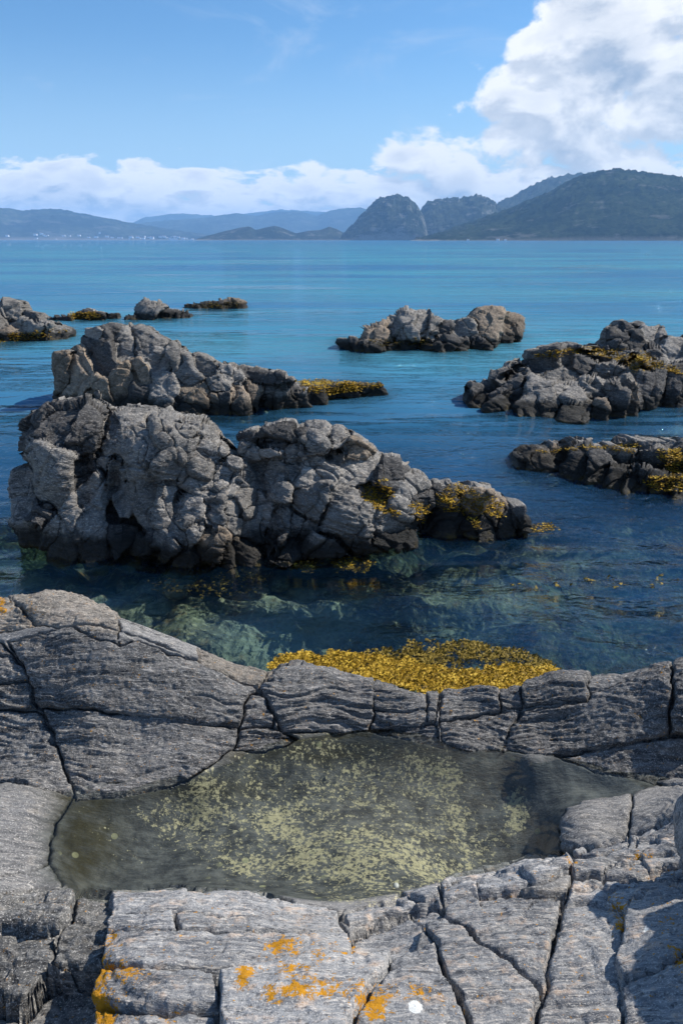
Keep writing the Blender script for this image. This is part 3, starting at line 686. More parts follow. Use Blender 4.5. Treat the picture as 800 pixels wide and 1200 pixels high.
def outcrop(label_, sites, cat='rock islet', group=None, name='sea_rock', mat=M_ISLE, step=.96, detail=1.0, subcell=None, kappa=.12, lean=.55, valleys=()):
    """a fractured outcrop: jointed blocks packed against each other, each block one part, closed behind and below"""
    n = len(sites)
    S_ = []
    for b_ in sites:
        cx, cy, w, h, yb = b_[:5]; rot = b_[5] if len(b_) > 5 else 0; o_ = b_[6] if len(b_) > 6 else {}
        if cy + h / 2 > yb - 7: h2 = h + 9; cy2 = cy + 4.5
        else: h2, cy2 = h, cy
        S_.append((cx, cy2, w * 1.08, h2 * 1.08, yb, math.radians(rot), o_))
    x0 = max(min(s[0] - s[2] * .75 for s in S_), -70); x1 = min(max(s[0] + s[2] * .75 for s in S_), 880)
    y0 = min(s[1] - s[3] * .75 for s in S_); y1 = max(s[1] + s[3] * .75 for s in S_)
    gu = np.arange(x0, x1, step); gv = np.arange(y0, y1, step)
    U, V = np.meshgrid(gu, gv); u = U.ravel(); v = V.ravel()
    mpx = P(float(np.mean([s[0] for s in S_])), float(np.mean([s[4] for s in S_])), 0)
    mpp = (mpx[1] * CP - (mpx[2] - H) * SP) / FPX             # metres per pixel
    q3 = np.stack([u * mpp, v * mpp, u * 0 + S_[0][0] * .01], 1)
    span = (max(s[2] for s in S_) * mpp)
    med = float(np.median([min(s[2], s[3]) for s in S_])) * mpp   # typical block
    w1 = fbm(q3 / med * .9, 3, 5) * med / mpp * .15; w2 = fbm(q3 / med * .9 + 31, 3, 6) * med / mpp * .15
    w1 = w1 + fbm(q3 / med * 4, 3, 15) * med / mpp * .035; w2 = w2 + fbm(q3 / med * 4 + 31, 3, 16) * med / mpp * .035
    uu_, vv_ = u + w1, v + w2
    F1 = np.full(len(u), 99.); F2 = np.full(len(u), 99.); lab = np.zeros(len(u), np.int32); Fsil = np.full(len(u), 99.)
    feet = np.array([P(q[0], q[4], 0)[1] for q in S_]); eff = feet.copy()
    for i, q in enumerate(S_):
        near = [feet[j] for j, k_ in enumerate(S_) if abs(k_[0] - q[0]) < .5 * (k_[2] + q[2]) * .75 and 'level' not in k_[6]]
        F0 = min(near) if near else feet[i]
        row = max([k_[4] for k_ in S_ if abs(k_[0] - q[0]) < .5 * (k_[2] + q[2]) * .75 and 'level' not in k_[6]] or [q[4]])
        eff[i] = F0 + kappa * max(0, feet[i] - F0) + lean * (row - q[1]) * mpp
    smax = max(min(q[2], q[3]) for q in S_ if 'level' not in q[6]); ymid = float(np.mean([q[4] for q in S_]))
    gs, Ys_ = [], []
    for i, (cx, cy, w, h, yb, ro, o_) in enumerate(S_):
        du, dv = uu_ - cx, vv_ - cy
        a = (du * math.cos(ro) + dv * math.sin(ro)) / (w / 2); b_ = (-du * math.sin(ro) + dv * math.cos(ro)) / (h / 2)
        core = 'level' in o_; sharp = o_.get('sharp', 14)
        pn = 5.0 if sharp > 16 else (3.4 if sharp > 9 else 2.4)
        f_ = (np.abs(a) ** pn + np.abs(b_) ** pn) ** (1 / pn)
        Fsil = np.minimum(Fsil, f_ + (.02 if core else 0))
        g_ = f_ + (1.3 if core else 0) - .30 * (1 - min(w, h) / smax) - float(np.clip((yb - ymid) * .012, -.3, .3))
        rs = random.Random(int(cx * 31 + cy * 17))
        foot = eff[i]; sl = o_.get('sl', .22 if sharp > 16 else (.5 if sharp > 9 else .8))
        tilt = rs.uniform(-.8, .65) if sharp > 9 else rs.uniform(-.3, .25)
        tv = rs.uniform(-.3, .45) if sharp > 9 else 0; push = rs.uniform(-.16, .2) * min(w, h) * mpp * (1 if sharp > 9 else .4)
        tilt = o_.get('tilt', tilt)
        blg = .5 * min(w, h) * mpp * (.10 if sharp > 16 else (.30 if sharp > 9 else .5))
        Yi = foot + push + (sl + .1 + tv) * (cy - v) * mpp + tilt * (u - cx) * mpp + blg * (np.minimum(f_, 1.1) ** 2) + (med * .5 if core else 0)
        gs.append(g_.astype(np.float32)); Ys_.append(Yi.astype(np.float32))
        c = g_ < F1; F2 = np.where(c, F1, np.minimum(F2, g_)); lab[c] = i; F1 = np.where(c, g_, F1)
    gm = np.min(gs, 0); num = 0; den = 0
    for g_, Yi in zip(gs, Ys_): wt_ = np.exp(-20.0 * (g_ - gm)); num = num + wt_ * Yi; den = den + wt_
    Yb = (num / den).astype(np.float64)
    for (vx, vy, vrx, vry, vd) in valleys: Yb += vd * np.exp(-(((u - vx) / vrx) ** 2 + ((v - vy) / vry) ** 2))
    Yb += fbm(q3 / (med * 2.6) + 3, 2, 61) * med * .5
    sz = np.array([min(s[2], s[3]) * mpp for s in S_])[lab]
    shp = np.array([s[6].get('sharp', 14) for s in S_])[lab]; ck = np.array([s[6].get('crack', .9) for s in S_])[lab]; stt = np.array([s[6].get('strata', 1.) for s in S_])[lab]
    edge = (F2 - F1) * sz * .25                                # metres to the joint
    e = np.clip(1 - edge / (sz * .11), 0, 1)
    rough_joint = np.clip(sstep(fbm(q3 / med * .8 + 7, 2, 44), -.3, .25), .3, 1)
    Yb += sz * .07 * (1 - np.sqrt(np.clip(1 - e * e, 0, 1))) * rough_joint
    Yb += sz * .16 * (1 - sstep(edge, 0, sz * .024)) * rough_joint
    sil = np.clip((Fsil - .80) / .22, 0, 1)
    Yb += sz * .45 * (1 - np.sqrt(np.clip(1 - sil * sil, 0, 1)))
    inside = Fsil < 1.0
    SHELF.extend([tuple(P(q[0], q[4], 0)[:2]) + (max(.5, q[2] * mpp * .7),) for q in S_ if q[1] + q[3] / 2 > q[4] - 12])
    # every block one piece: stray corners go to the neighbour they touch
    Lg = lab.reshape(U.shape); ins_ = inside.reshape(U.shape); rc = np.zeros(U.shape, bool); f1g = np.where(ins_, F1.reshape(U.shape), 99)
    for i in range(n):
        mk = (Lg == i) & ins_
        if mk.any(): rc.ravel()[np.argmin(np.where(mk, f1g, 99).ravel())] = True
    for it in range(600):
        n0 = rc.copy(); c0 = rc.sum()
        rc[1:] |= n0[:-1] & (Lg[1:] == Lg[:-1]) & ins_[1:]; rc[:-1] |= n0[1:] & (Lg[1:] == Lg[:-1]) & ins_[:-1]
        rc[:, 1:] |= n0[:, :-1] & (Lg[:, 1:] == Lg[:, :-1]) & ins_[:, 1:]; rc[:, :-1] |= n0[:, 1:] & (Lg[:, 1:] == Lg[:, :-1]) & ins_[:, :-1]
        if rc.sum() == c0: break
    for it in range(60):
        todo = ins_ & ~rc
        if not todo.any(): break
        for sh in ((1, 0), (-1, 0), (0, 1), (0, -1)):
            r2 = np.roll(rc, sh, (0, 1)); l2 = np.roll(Lg, sh, (0, 1)); m2 = todo & r2 & ~rc
            Lg[m2] = l2[m2]; rc = rc | m2
    inside = (ins_ & rc).ravel(); lab = Lg.ravel()
    G = Pdv(u, v, Yb)
    NR_, NC_ = U.shape
    g = G.reshape(NR_, NC_, 3); nn_ = np.cross(np.gradient(g, axis=1), np.gradient(g, axis=0)); nn_ /= np.linalg.norm(nn_, axis=2, keepdims=True) + 1e-12
    nn_ = nn_.reshape(-1, 3); s_ = (nn_ * (G - np.array([0, 0, H]))).sum(1) > 0; nn_[s_] *= -1
    # secondary fractures, bedding furrows, weathered grain
    cs = subcell or med * 1.1
    wp = np.stack([fbm(G / cs, 2, 3), fbm(G / cs + 9, 2, 4), fbm(G / cs + 19, 2, 5)], 1) * .5
    e1, idv, rel = voronoi(G / cs + wp, 5); tl = idv * 2 - 1
    dsp = ck * cs * (-.09 * (1 - sstep(e1, 0, .05)) + (tl * rel).sum(1) * .21 + (idv[:, 0] - .5) * .04)
    e2, idv2, rel2 = voronoi(G / cs * 2.7 + wp * 1.4, 8)
    dsp += ck * cs * (-.030 * (1 - sstep(e2, 0, .07)) * sstep(fbm(G / cs * .7, 2, 66), -.1, .2) + ((idv2 * 2 - 1) * rel2).sum(1) * .05)
    sbc = G @ np.array([.35, .1, .93]) + fbm(G / med * .8, 2, 8) * .12 * med
    dsp -= stt * .04 * med * (ridged(np.stack([G[:, 0] * 1.2 / med, sbc * 6.5 / med, G[:, 1] / med], 1), 3, 41) - .5)
    dsp += fbm(G / med * 1.5, 3, 55) * .05 * med + fbm(G / med * 7, 4, 57, .55) * .022 * med * detail
    pos_ = G + nn_ * dsp[:, None]
    # the hidden side
    back = Pdv(u, v, Yb + 0) ; thick = np.sqrt(np.clip(1 - Fsil, 0, 1)) * med * 2.2
    pb = pos_ + np.stack([thick * 0, thick + med * .15, -thick * .12], 1)
    Fq = grid_faces(NR_, NC_)
    ok = inside[Fq].sum(1) >= 3
    Fq = Fq[ok]
    fl_ = np.array([lab[Fq[:, 0]], lab[Fq[:, 2]]]).max(0)
    o0 = pos_[inside].mean(0); o0[2] = 0
    root = empty(name, tuple(float(q) for q in o0), label_, cat, group)
    def emit(P_, ff, m_, lb=None, flip=False):
        uq, inv = np.unique(ff, return_inverse=True); inv = inv.reshape(-1, 4)
        if not flip: inv = inv[:, ::-1]
        o = mesh_np('rock_block', P_[uq], inv, m_, root)
        if lb: o['label'] = lb
        return o
    for i in range(n):
        ff = Fq[fl_ == i]
        if len(ff) < 12: 
            continue
        emit(pos_, ff, S_[i][6].get('mat', mat), S_[i][6].get('label'))
    # rim closing front and back, then the back itself
    ed = {}
    A = np.concatenate([Fq[:, [0, 1]], Fq[:, [1, 2]], Fq[:, [2, 3]], Fq[:, [3, 0]]])
    key = np.sort(A, 1); kk = key[:, 0].astype(np.int64) * len(u) + key[:, 1]
    uqk, idx, cnt = np.unique(kk, return_index=True, return_counts=True)
    bd = A[idx[cnt == 1]]
    N_ = len(u)
    rim = np.stack([bd[:, 1], bd[:, 0], bd[:, 0] + N_, bd[:, 1] + N_], 1)
    allp = np.concatenate([pos_, pb])
    emit(allp, np.concatenate([Fq[:, ::-1] + N_, rim]), mat)
    return root
SH = dict(sharp=22, facets=5, crack=.45, jit=.45)         # sharp broken block
RD = dict(sharp=6, facets=8, crack=1.0)                   # worn rounded one

outcrop('largest craggy sea rock in the middle, rounded dome above broken front blocks', [
 (190,600,250,110,640,0,dict(deep=.6,crack=.6,level=5)), (350,600,230,80,640,4,dict(deep=.45,crack=.6,level=5)),
 (80,514,104,82,604,-4,dict(mat=M_ISLE_D,deep=.9,cell=.22,sharp=6,crack=1.2)),
 (163,546,132,130,620,0,dict(deep=1.0,sharp=5,cell=.62,crack=.75,label='smooth rounded dome')),
 (230,567,118,108,624,30,dict(sl=1.0,deep=.9,sharp=6,cell=.36)), (208,514,92,52,600,14,dict(deep=.8,sharp=6,cell=.36)),
 (266,562,72,58,620,40,dict(deep=.8,cell=.3)),
 (64,566,52,96,640,6,dict(SH,deep=.7,yaw=-25,label='tall split slab')), (30,584,38,70,634,-4,dict(SH,deep=.9,yaw=-20)),
 (36,625,28,30,652,0,SH), (60,620,30,44,652,0,SH), (50,600,60,60,636,0,dict(mat=M_ISLE_D)),
 (80,622,34,74,660,18,dict(SH,yaw=20)), (112,618,36,86,661,-3,dict(SH,yaw=15)), (103,580,32,52,648,8,SH), (136,558,18,44,640,8,SH), (95,560,40,60,625,0,dict(mat=M_ISLE_D)),
 (148,596,30,66,650,4,SH), (170,592,30,74,650,10,SH), (196,588,30,68,648,14,SH), (145,625,50,60,660,0,dict(mat=M_ISLE_D)),
 (163,642,44,46,664,0,dict(mat=M_ISLE_D,sharp=12)), (192,645,48,44,665,-4,dict(sharp=12)), (213,658,62,26,669,-3,dict(SH,mat=M_ISLE_D)),
 (227,592,58,62,648,6,dict(sharp=10,crack=.6)), (254,600,34,46,650,-8,dict(sharp=10)), (272,604,30,52,652,-18,dict(sharp=12)),
 (243,640,42,44,663,0,dict(sharp=10,mat=M_ISLE_B)), (264,656,30,32,667,0,dict(mat=M_ISLE_B)), (288,650,40,38,665,0,dict(mat=M_ISLE_B)), (220,625,50,40,658),
 (200,552,62,56,634,-30,dict(crack=.7)), (236,548,52,40,628,24), (266,566,46,44,632,28), (290,592,40,56,644,-25,dict(sharp=12)), (288,562,36,32,626,34), (244,526,50,28,606,28), (214,510,50,34,600,14),
 (322,574,46,72,640,-12,dict(strata=2)), (327,618,42,70,658,-8,dict(strata=2.4,sharp=12)), (310,600,40,60,650,10), (298,625,34,44,660),
 (312,530,62,40,612,-6,dict(mat=M_ISLE)), (322,518,74,30,602,-3,dict(mat=M_ISLE_D)), (346,556,44,46,624,25,dict(strata=2)),
 (371,519,40,48,606,8,dict(sharp=5,crack=.5,label='round knob on the crest')), (396,522,28,40,608,12,dict(sharp=5)), (414,535,46,32,612,18,dict(mat=M_ISLE_B)), (345,527,36,34,608),
 (384,550,66,50,622,32,dict(strata=2,sharp=9)), (358,562,60,46,628,34,dict(strata=2)), (420,552,52,48,622,10,dict(crack=.6)), (400,535,50,36,612),
 (366,590,56,66,648,24,dict(strata=2,sharp=10)), (350,622,46,48,660,10,dict(sharp=12)), (372,640,50,30,664), (335,640,40,34,665,0,dict(mat=M_ISLE_D)),
 (412,606,84,66,656,8,dict(strata=2.2,sharp=12,deep=.8,crack=.5)), (457,612,66,50,650,14,dict(strata=2.2,sharp=12)), (462,630,52,24,654,4,dict(SH,mat=M_ISLE_D)),
 (455,562,54,46,622,16,dict(mat=M_ISLE_D)), (478,575,42,44,628,20), (440,582,56,40,636,10,dict(mat=M_ISLE_D)), (488,592,40,40,636,20,dict(mat=M_ISLE_D)), (470,600,40,40,642),
 (524,606,58,44,634,4,dict(mat=M_ISLE_D,sharp=6)), (555,592,54,42,622,8,dict(mat=M_ISLE_B)), (578,600,32,38,624,10,dict(mat=M_ISLE_B,sharp=5)), (520,584,44,30,616,0,dict(mat=M_ISLE_D)),
 (548,616,26,26,634,0,dict(mat=M_ISLE_D)), (571,613,24,34,634,6,dict(SH,mat=M_ISLE_D)), (592,614,22,30,632,-10,dict(SH,mat=M_ISLE_D)), (606,606,14,22,626,8,dict(SH,mat=M_ISLE_D)), (612,616,12,10,626,0,dict(mat=M_ISLE_D)),
], valleys=((306,600,14,50,.22),(138,570,14,40,.30),(100,560,18,40,.15),(345,640,20,20,.12),(190,520,60,34,-.25),(372,520,22,26,-.12),(415,600,34,26,-.18),(60,560,20,34,-.15),(500,600,10,24,.15),(160,620,26,26,.12),(248,660,20,12,.05)))
outcrop('tall angular brown sea rock behind the largest one, seaweed at its right tip', [
 (190,450,200,60,476,6,dict(deep=.5,crack=.5,level=5)),
 (145,412,70,60,455,6,dict(mat=M_ISLE,sharp=14,crack=.4)), (172,412,66,48,452,28,dict(sl=1.0,tilt=-.2,sharp=14,crack=.4,label='smooth grey summit')), (122,422,50,66,470,-6,dict(SH,mat=M_ISLE_D)), (110,392,24,14,450,10,SH),
 (75,440,22,54,474,-4,dict(SH,mat=M_ISLE_B)), (98,446,52,66,484,22,dict(SH,mat=M_ISLE_B,yaw=-20,label='leaning brown slab')), (105,462,20,30,482,4,dict(SH,mat=M_ISLE_B)), (122,462,26,50,484,-8,dict(SH,mat=M_ISLE_B)),
 (142,446,36,56,482,10,dict(SH,mat=M_ISLE_B)), (165,438,26,44,474,-20,dict(SH,mat=M_ISLE_B)), (160,462,40,44,482,0,dict(SH,mat=M_ISLE_D)), (182,420,40,40,462,34,dict(SH)),
 (194,450,48,60,484,8,dict(sharp=16,crack=.4,mat=M_ISLE)), (218,440,60,44,470,22,dict(sharp=14,crack=.5)), (205,428,44,30,458,28), (232,462,50,40,486,6,dict(sharp=14,mat=M_ISLE_B)), (222,474,40,24,488,0,dict(mat=M_ISLE_D)),
 (258,448,50,40,470,18,dict(sharp=12)), (250,470,26,32,488,-6,dict(SH,mat=M_ISLE_B)), (262,468,24,36,488,0,dict(SH,mat=M_ISLE_D)), (240,432,44,22,456,22),
 (296,455,50,44,482,10,dict(sharp=9,mat=M_ISLE_B)), (284,462,34,40,486,0,dict(mat=M_ISLE_B,sharp=9)), (275,442,50,22,462,12), (322,460,36,30,480,16), (310,446,70,22,464,10,dict(mat=M_ISLE_D)), (342,462,40,26,477,6,dict(mat=M_ISLE_D)), (350,462,34,24,474,0,dict(sharp=12)), (368,460,28,14,468,5,dict(mat=M_ISLE_D)),
 (410,455,80,8,457,0,dict(deep=.5,mat=M_ISLE_D)),
])
outcrop('twin domed sea rock at mid distance with a banded grey front block', [
 (500,395,150,24,402,0,dict(deep=.4,crack=.5,level=5,mat=M_ISLE_D)),
 (452,392,50,32,404,-12,dict(mat=M_ISLE_B)), (484,382,52,40,398,6,dict(mat=M_ISLE,sharp=6)), (505,386,20,30,400,10), (466,388,30,28,400,-10),
 (530,400,58,34,410,4,dict(mat=M_ISLE_D,strata=2.5,sharp=5,label='dark banded block')), (560,402,34,24,410,10,dict(mat=M_ISLE_D,strata=2.5)), (508,404,40,18,412,0,dict(mat=M_ISLE_D)), (470,404,46,12,410,0,dict(mat=M_ISLE_D)), (440,405,30,10,410,0,dict(mat=M_ISLE_D)), 
 (574,382,52,44,400,10,dict(mat=M_ISLE_B,sharp=6,crack=.5,deep=.9,label='pale dome')), (592,396,22,20,402,0,dict(mat=M_ISLE_D)), (600,380,26,22,392,16,dict(mat=M_ISLE_B)), (545,384,50,18,394,-14,dict(mat=M_ISLE)), (520,382,24,12,390,0,dict(mat=M_ISLE_D)),
 (406,398,24,6,400,0,dict(mat=M_ISLE_D)), (419,410,30,9,413,0,dict(mat=M_ISLE_D)),
])
outcrop('broad sea rock on the right with square pillars and yellow weed along its back', [
 (690,455,230,36,478,0,dict(deep=.4,crack=.5,level=5)), (780,440,120,60,470,0,dict(deep=.6,crack=.5,level=5,mat=M_ISLE_D)),
 (636,462,92,44,484,4,dict(sl=1.4,tilt=.1,sharp=14,crack=.6,deep=1.1,cell=.5,label='flat pale slab')), (600,450,50,40,476,-16,dict(mat=M_ISLE_D,sharp=12)), (570,462,44,24,472,-14,dict(mat=M_ISLE_D,strata=2.5)), (584,470,40,30,482,-8,dict(mat=M_ISLE_D)), (608,432,18,14,456,0,dict(mat=M_ISLE_D,sharp=14)), (595,440,28,14,458,-20,dict(mat=M_ISLE_D)),
 (672,468,60,38,486,0,dict(sl=1.3,tilt=.1,sharp=12,crack=.6)), (655,440,60,30,464,0,dict(sharp=12)),
 (642,424,44,36,458,-14,dict(SH,mat=M_ISLE_D)), (683,426,42,36,458,8,dict(SH,mat=M_ISLE_D)), (664,420,22,30,454,0,dict(SH)),
 (703,472,20,34,491,2,dict(SH,mat=M_ISLE_B,yaw=10,jit=.15,label='leaning square pillar')), (724,462,32,50,489,0,dict(SH,mat=M_ISLE_D,yaw=20,jit=.2)), (731,450,22,26,482,0,dict(SH,yaw=15,jit=.15)), (741,468,14,44,488,4,dict(SH,mat=M_ISLE_B,jit=.15)),
 (714,436,56,34,464,10,dict(mat=M_ISLE,strata=2)), (700,455,40,30,476,5), (765,448,52,50,480,0,dict(mat=M_ISLE_D,sharp=10,crack=.5)), (745,440,34,30,472), (792,448,44,52,480,6,dict(mat=M_ISLE_D,sharp=8)), (815,450,50,50,478,0,dict(mat=M_ISLE_D)),
 (740,396,60,30,424,-6,dict(mat=M_ISLE_D,sharp=7)), (738,384,32,16,412,0,dict(mat=M_ISLE_D)), (722,404,44,22,424,-24,dict(mat=M_ISLE_D)), (760,394,34,24,420,14,dict(mat=M_ISLE)), (706,408,26,12,424,-20,dict(mat=M_ISLE_D)),
 (790,412,50,36,434,4,dict(mat=M_ISLE,sharp=5,crack=.4,label='smooth rounded back boulder')), (765,420,34,26,436,0,dict(mat=M_ISLE_D)), (690,412,60,10,424,0,dict(mat=M_ISLE_D)), (730,420,40,16,434,0,dict(mat=M_ISLE_D)), (820,415,60,40,436,0,dict(mat=M_ISLE)), (755,432,40,14,446,0,dict(mat=M_ISLE_D)), (700,420,60,14,440),
], kappa=.6)
outcrop('low blackish sea rock with yellow weed clumps, nearest one at the right edge', [
 (740,550,130,34,562,0,dict(deep=.5,crack=.6,mat=M_ISLE_D,level=5)),
 (632,537,46,26,552,-8,dict(mat=M_ISLE_B,sharp=8)), (655,530,34,18,542,-8,dict(mat=M_ISLE_B)), (612,541,12,10,548,0,dict(mat=M_ISLE_D)),
 (678,538,48,40,556,-4,dict(mat=M_ISLE_D,sharp=8)), (702,545,54,42,566,12,dict(mat=M_ISLE_D,sharp=9)), (724,552,50,40,572,16,dict(mat=M_ISLE_D,sharp=10)), (738,560,26,34,578,-4,dict(mat=M_ISLE_D,sharp=12)), (750,560,20,30,578,0,dict(mat=M_ISLE_D)),
 (730,536,60,26,554,6,dict(mat=M_ISLE)), (765,535,50,28,556,0,dict(mat=M_ISLE_D)), (795,540,50,44,560,0,dict(mat=M_ISLE_D)), (775,568,44,24,580,0,dict(mat=M_ISLE_D)), (800,572,44,24,582,0,dict(mat=M_ISLE_D)), (760,522,70,14,540,0,dict(mat=M_ISLE)), (825,550,50,50,574,0,dict(mat=M_ISLE_D)),
], kappa=.6)
outcrop('grey sea rock cut off by the left edge with weed along its waterline', [
 (15,380,60,34,396,8,dict(mat=M_ISLE,level=5)), (40,384,50,20,396,8,dict(mat=M_ISLE)), (12,364,30,24,386,10,dict(mat=M_ISLE)), (36,372,18,12,388,0,dict(mat=M_ISLE_D)), (60,388,44,14,396,8,dict(mat=M_ISLE)), (25,391,60,12,400,0,dict(mat=M_ISLE_B)), (-15,378,50,46,396,0,dict(mat=M_ISLE)),
])
outcrop('small low rock covered in orange weed right of the left edge rock', [
 (105,371,42,12,375,0,dict(mat=M_ISLE_D)), (62,373,50,5,375,0,dict(mat=M_ISLE_D,deep=.5)), (132,371,16,7,374,0,dict(mat=M_ISLE_D)),
])
outcrop('low peaked grey rock left of centre on the open water', [
 (176,364,38,20,373,0,dict(mat=M_ISLE,sharp=6)), (198,368,44,12,373,4,dict(mat=M_ISLE_D)), (160,372,26,7,375,0,dict(mat=M_ISLE_D)), (216,368,16,5,371,0,dict(mat=M_ISLE_D)),
])
outcrop('flat rock furthest out among the near rocks, brown weed on top', [
 (252,358,62,11,362,0,dict(mat=M_ISLE_D,sharp=7)), (272,357,30,9,361,0,dict(mat=M_ISLE_B)), (228,359,24,6,362,0,dict(mat=M_ISLE_B)),
])
# upright boulder standing at the right edge of the ledge
c = Pd(822, 982, 2.12)
v, f = block_mesh(c + np.array([.03, 0, .03]), (.24, .30, .42), (0, 5, 10), 11, sharp=5, facets=8, level=6, crack=.25, cell=.3, strata=.4, rough=.6)
o = mesh_np('boulder', v, f, M_LEDGE, None, {'lichen': np.zeros(len(v)), 'whitespot': np.zeros(len(v))}, True, tuple(c * [1, 1, 0] + [0, 0, .8])); tag(o, 'smooth upright boulder at the right edge of the pale ledge', 'boulder')
v, f = block_mesh(np.array([1.75, 1.75, 1.25]), (.75, .8, 1.0), (0, 0, 20), 12, sharp=6, facets=8, level=5, crack=.4, cell=.4)
o = mesh_np('boulder', v, f, M_LEDGE, None, {'lichen': np.zeros(len(v)), 'whitespot': np.zeros(len(v))}, True, (1.75, 1.75, .9)); tag(o, 'big boulder beyond the right edge shading the ledge', 'boulder')

# ------------------------------------------------------------------ seabed, sea and pool water
def bed(x, y):
    p3 = np.stack([x, y, x * 0], 1)
    b_ = -.45 - .45 * sstep(y, 6.5, 8) - 1.2 * sstep(y, 8, 16) - 3.5 * sstep(y, 16, 60) - .4 * sstep(x, 0, 2.5) * sstep(y, 4.5, 6)
    b_ -= .6 * sstep(-x, 1.9, 3.0)
    b_ += fbm(p3 * .55, 3, 5) * .75 + fbm(p3 * 1.9, 4, 6) * .35
    e_, idv_, _ = voronoi(p3 * 1.6 + fbm(p3 * 1.2, 2, 8)[:, None] * .6, 3)
    b_ += sstep(e_, 0, .6) * .30 * idv_[:, 0]
    for (px, py, zz, rx, ry) in ((215,735,-.12,.55,.5),(320,740,-.72,.6,.6),(260,690,-.22,.7,.5),(380,660,-.10,.5,.35),(690,602,-.75,.9,.8),(480,720,-.55,.8,.6),(560,640,-.3,.4,.4),(60,680,-.8,.5,.4)):
        q = P(px, py, 0)
        g = np.exp(-(((x - q[0]) / rx) ** 2 + ((y - q[1]) / ry) ** 2)); b_ = b_ * (1 - g) + (zz + fbm(p3 * 3, 4, 9) * .45) * g
    sh_ = np.zeros(len(x))
    for (ax, ay, ar) in SHELF: sh_ = np.maximum(sh_, np.exp(-(((x - ax) / (ar * .8 + .25)) ** 2 + ((y - ay + .15 * ar) / (ar + .45 + .03 * ay)) ** 2)))
    b_ = b_ * (1 - sh_) + (-.32 + fbm(p3 * 2.5, 3, 19) * .25) * sh_
    return np.minimum(b_, -.06)
bys = np.concatenate([np.arange(4.2, 9.0, .05), 9.0 * (1.03 ** np.arange(0, 110))]); bxn = 220
BX = np.linspace(-1, 1, bxn)[None, :] * (4 + bys[:, None] * .9); BY = np.repeat(bys[:, None], bxn, 1)
bz = bed(BX.ravel(), BY.ravel())
pq = P(320, 740, -.3); pq2 = P(690, 602, -.6)
pale = np.exp(-(((BX.ravel() - pq[0]) / .6) ** 2 + ((BY.ravel() - pq[1]) / .7) ** 2)) + 1.3 * np.exp(-(((BX.ravel() - pq2[0]) / .6) ** 2 + ((BY.ravel() - pq2[1]) / .5) ** 2))
pale += .55 * sstep(fbm(np.stack([BX.ravel() * .8, BY.ravel() * 1.2, bz], 1), 3, 12), .05, .3)
seabed = o = mesh_np('seabed', np.stack([BX.ravel(), BY.ravel(), bz], 1), grid_faces(len(bys), bxn), M_BED, None, {'pale': np.clip(pale, 0, 1)}, True, (0, 8, -1)); tag(o, 'stony weed-grown seabed under the clear shallows', kind='structure')
stones = random.Random(3)
for i, (px, py, zz, w_) in enumerate(((170,700,-.30,.34),(215,716,-.26,.42),(262,708,-.28,.36),(300,690,-.22,.30),(230,742,-.40,.34),(180,735,-.5,.3),(300,735,-.42,.46),(350,720,-.5,.40),(345,748,-.45,.30),(400,735,-.6,.34),(150,680,-.3,.26),(260,676,-.16,.26),(205,684,-.14,.28),(330,676,-.16,.24),(120,700,-.4,.3),(440,745,-.5,.26),(395,700,-.5,.30))):
    q = P(px, py, zz)
    v, f = block_mesh(q + np.array([0, 0, -w_ * .3]), (w_ * 1.2, w_, w_ * .8), (0, stones.uniform(-15, 15), stones.uniform(0, 180)), 40 + i, level=4, sharp=7, crack=.6)
    st_o = mesh_np('stone', v, f, M_BED, seabed, {'pale': np.full(len(v), .9 if px > 290 and py > 700 else .15)})
sys_ = np.concatenate([np.arange(3.9, 12, .07), 12 * (1.02 ** np.arange(0, 440))]); sys_ = sys_[sys_ < 60000]; sxn = 260
SX = np.linspace(-1, 1, sxn)[None, :] * (4.5 + sys_[:, None] * 1.1); SY = np.repeat(sys_[:, None], sxn, 1)
sx, sy = SX.ravel(), SY.ravel(); dpt = -bed(sx, sy)
body = 1 - np.exp(-np.maximum(dpt - .15, 0) * (.45 + .6 * sstep(sy, 7.0, 10.0) + .45 * sstep(sx, .3, 1.6))); body = np.clip(body, .03, 1); body = np.where(sy > 60, np.maximum(body, .97), body)
column = np.clip(dpt / 1.6, 0, 1); shoal = sstep(sy, 10, 22) * (1 - .85 * sstep(sy, 150, 900))
rip = .30 + .5 * sstep(sy, 7.5, 14) + .35 * sstep(sx, -.5, 1.5)
o = mesh_np('water', np.stack([sx, sy, sx * 0], 1), grid_faces(len(sys_), sxn), M_SEA, None, {'body': body, 'column': column, 'shoal': shoal, 'open': sstep(sy, 7.0, 17) , 'rippling': rip}, True, (0, 0, 0)); tag(o, 'blue rippled sea reaching to the far hills', kind='structure')
pw_ = [P(px, py, ZP) for px, py in ((40,1075),(45,1000),(60,950),(80,925),(220,900),(330,862),(440,845),(560,868),(700,893),(790,905),(800,940),(800,1000),(700,1050),(400,1085))]
bm = bmesh.new(); vs = [bm.verts.new(tuple(q)) for q in pw_]; fc = bm.faces.new(vs); fc.normal_update()
if fc.normal.z < 0: fc.normal_flip()
me = bpy.data.meshes.new('pool_water'); bm.to_mesh(me); bm.free(); me.materials.append(M_POOL)
o = bpy.data.objects.new('pool_water', me); COL.objects.link(o); tag(o, 'still clear water filling the rock pool', kind='structure')

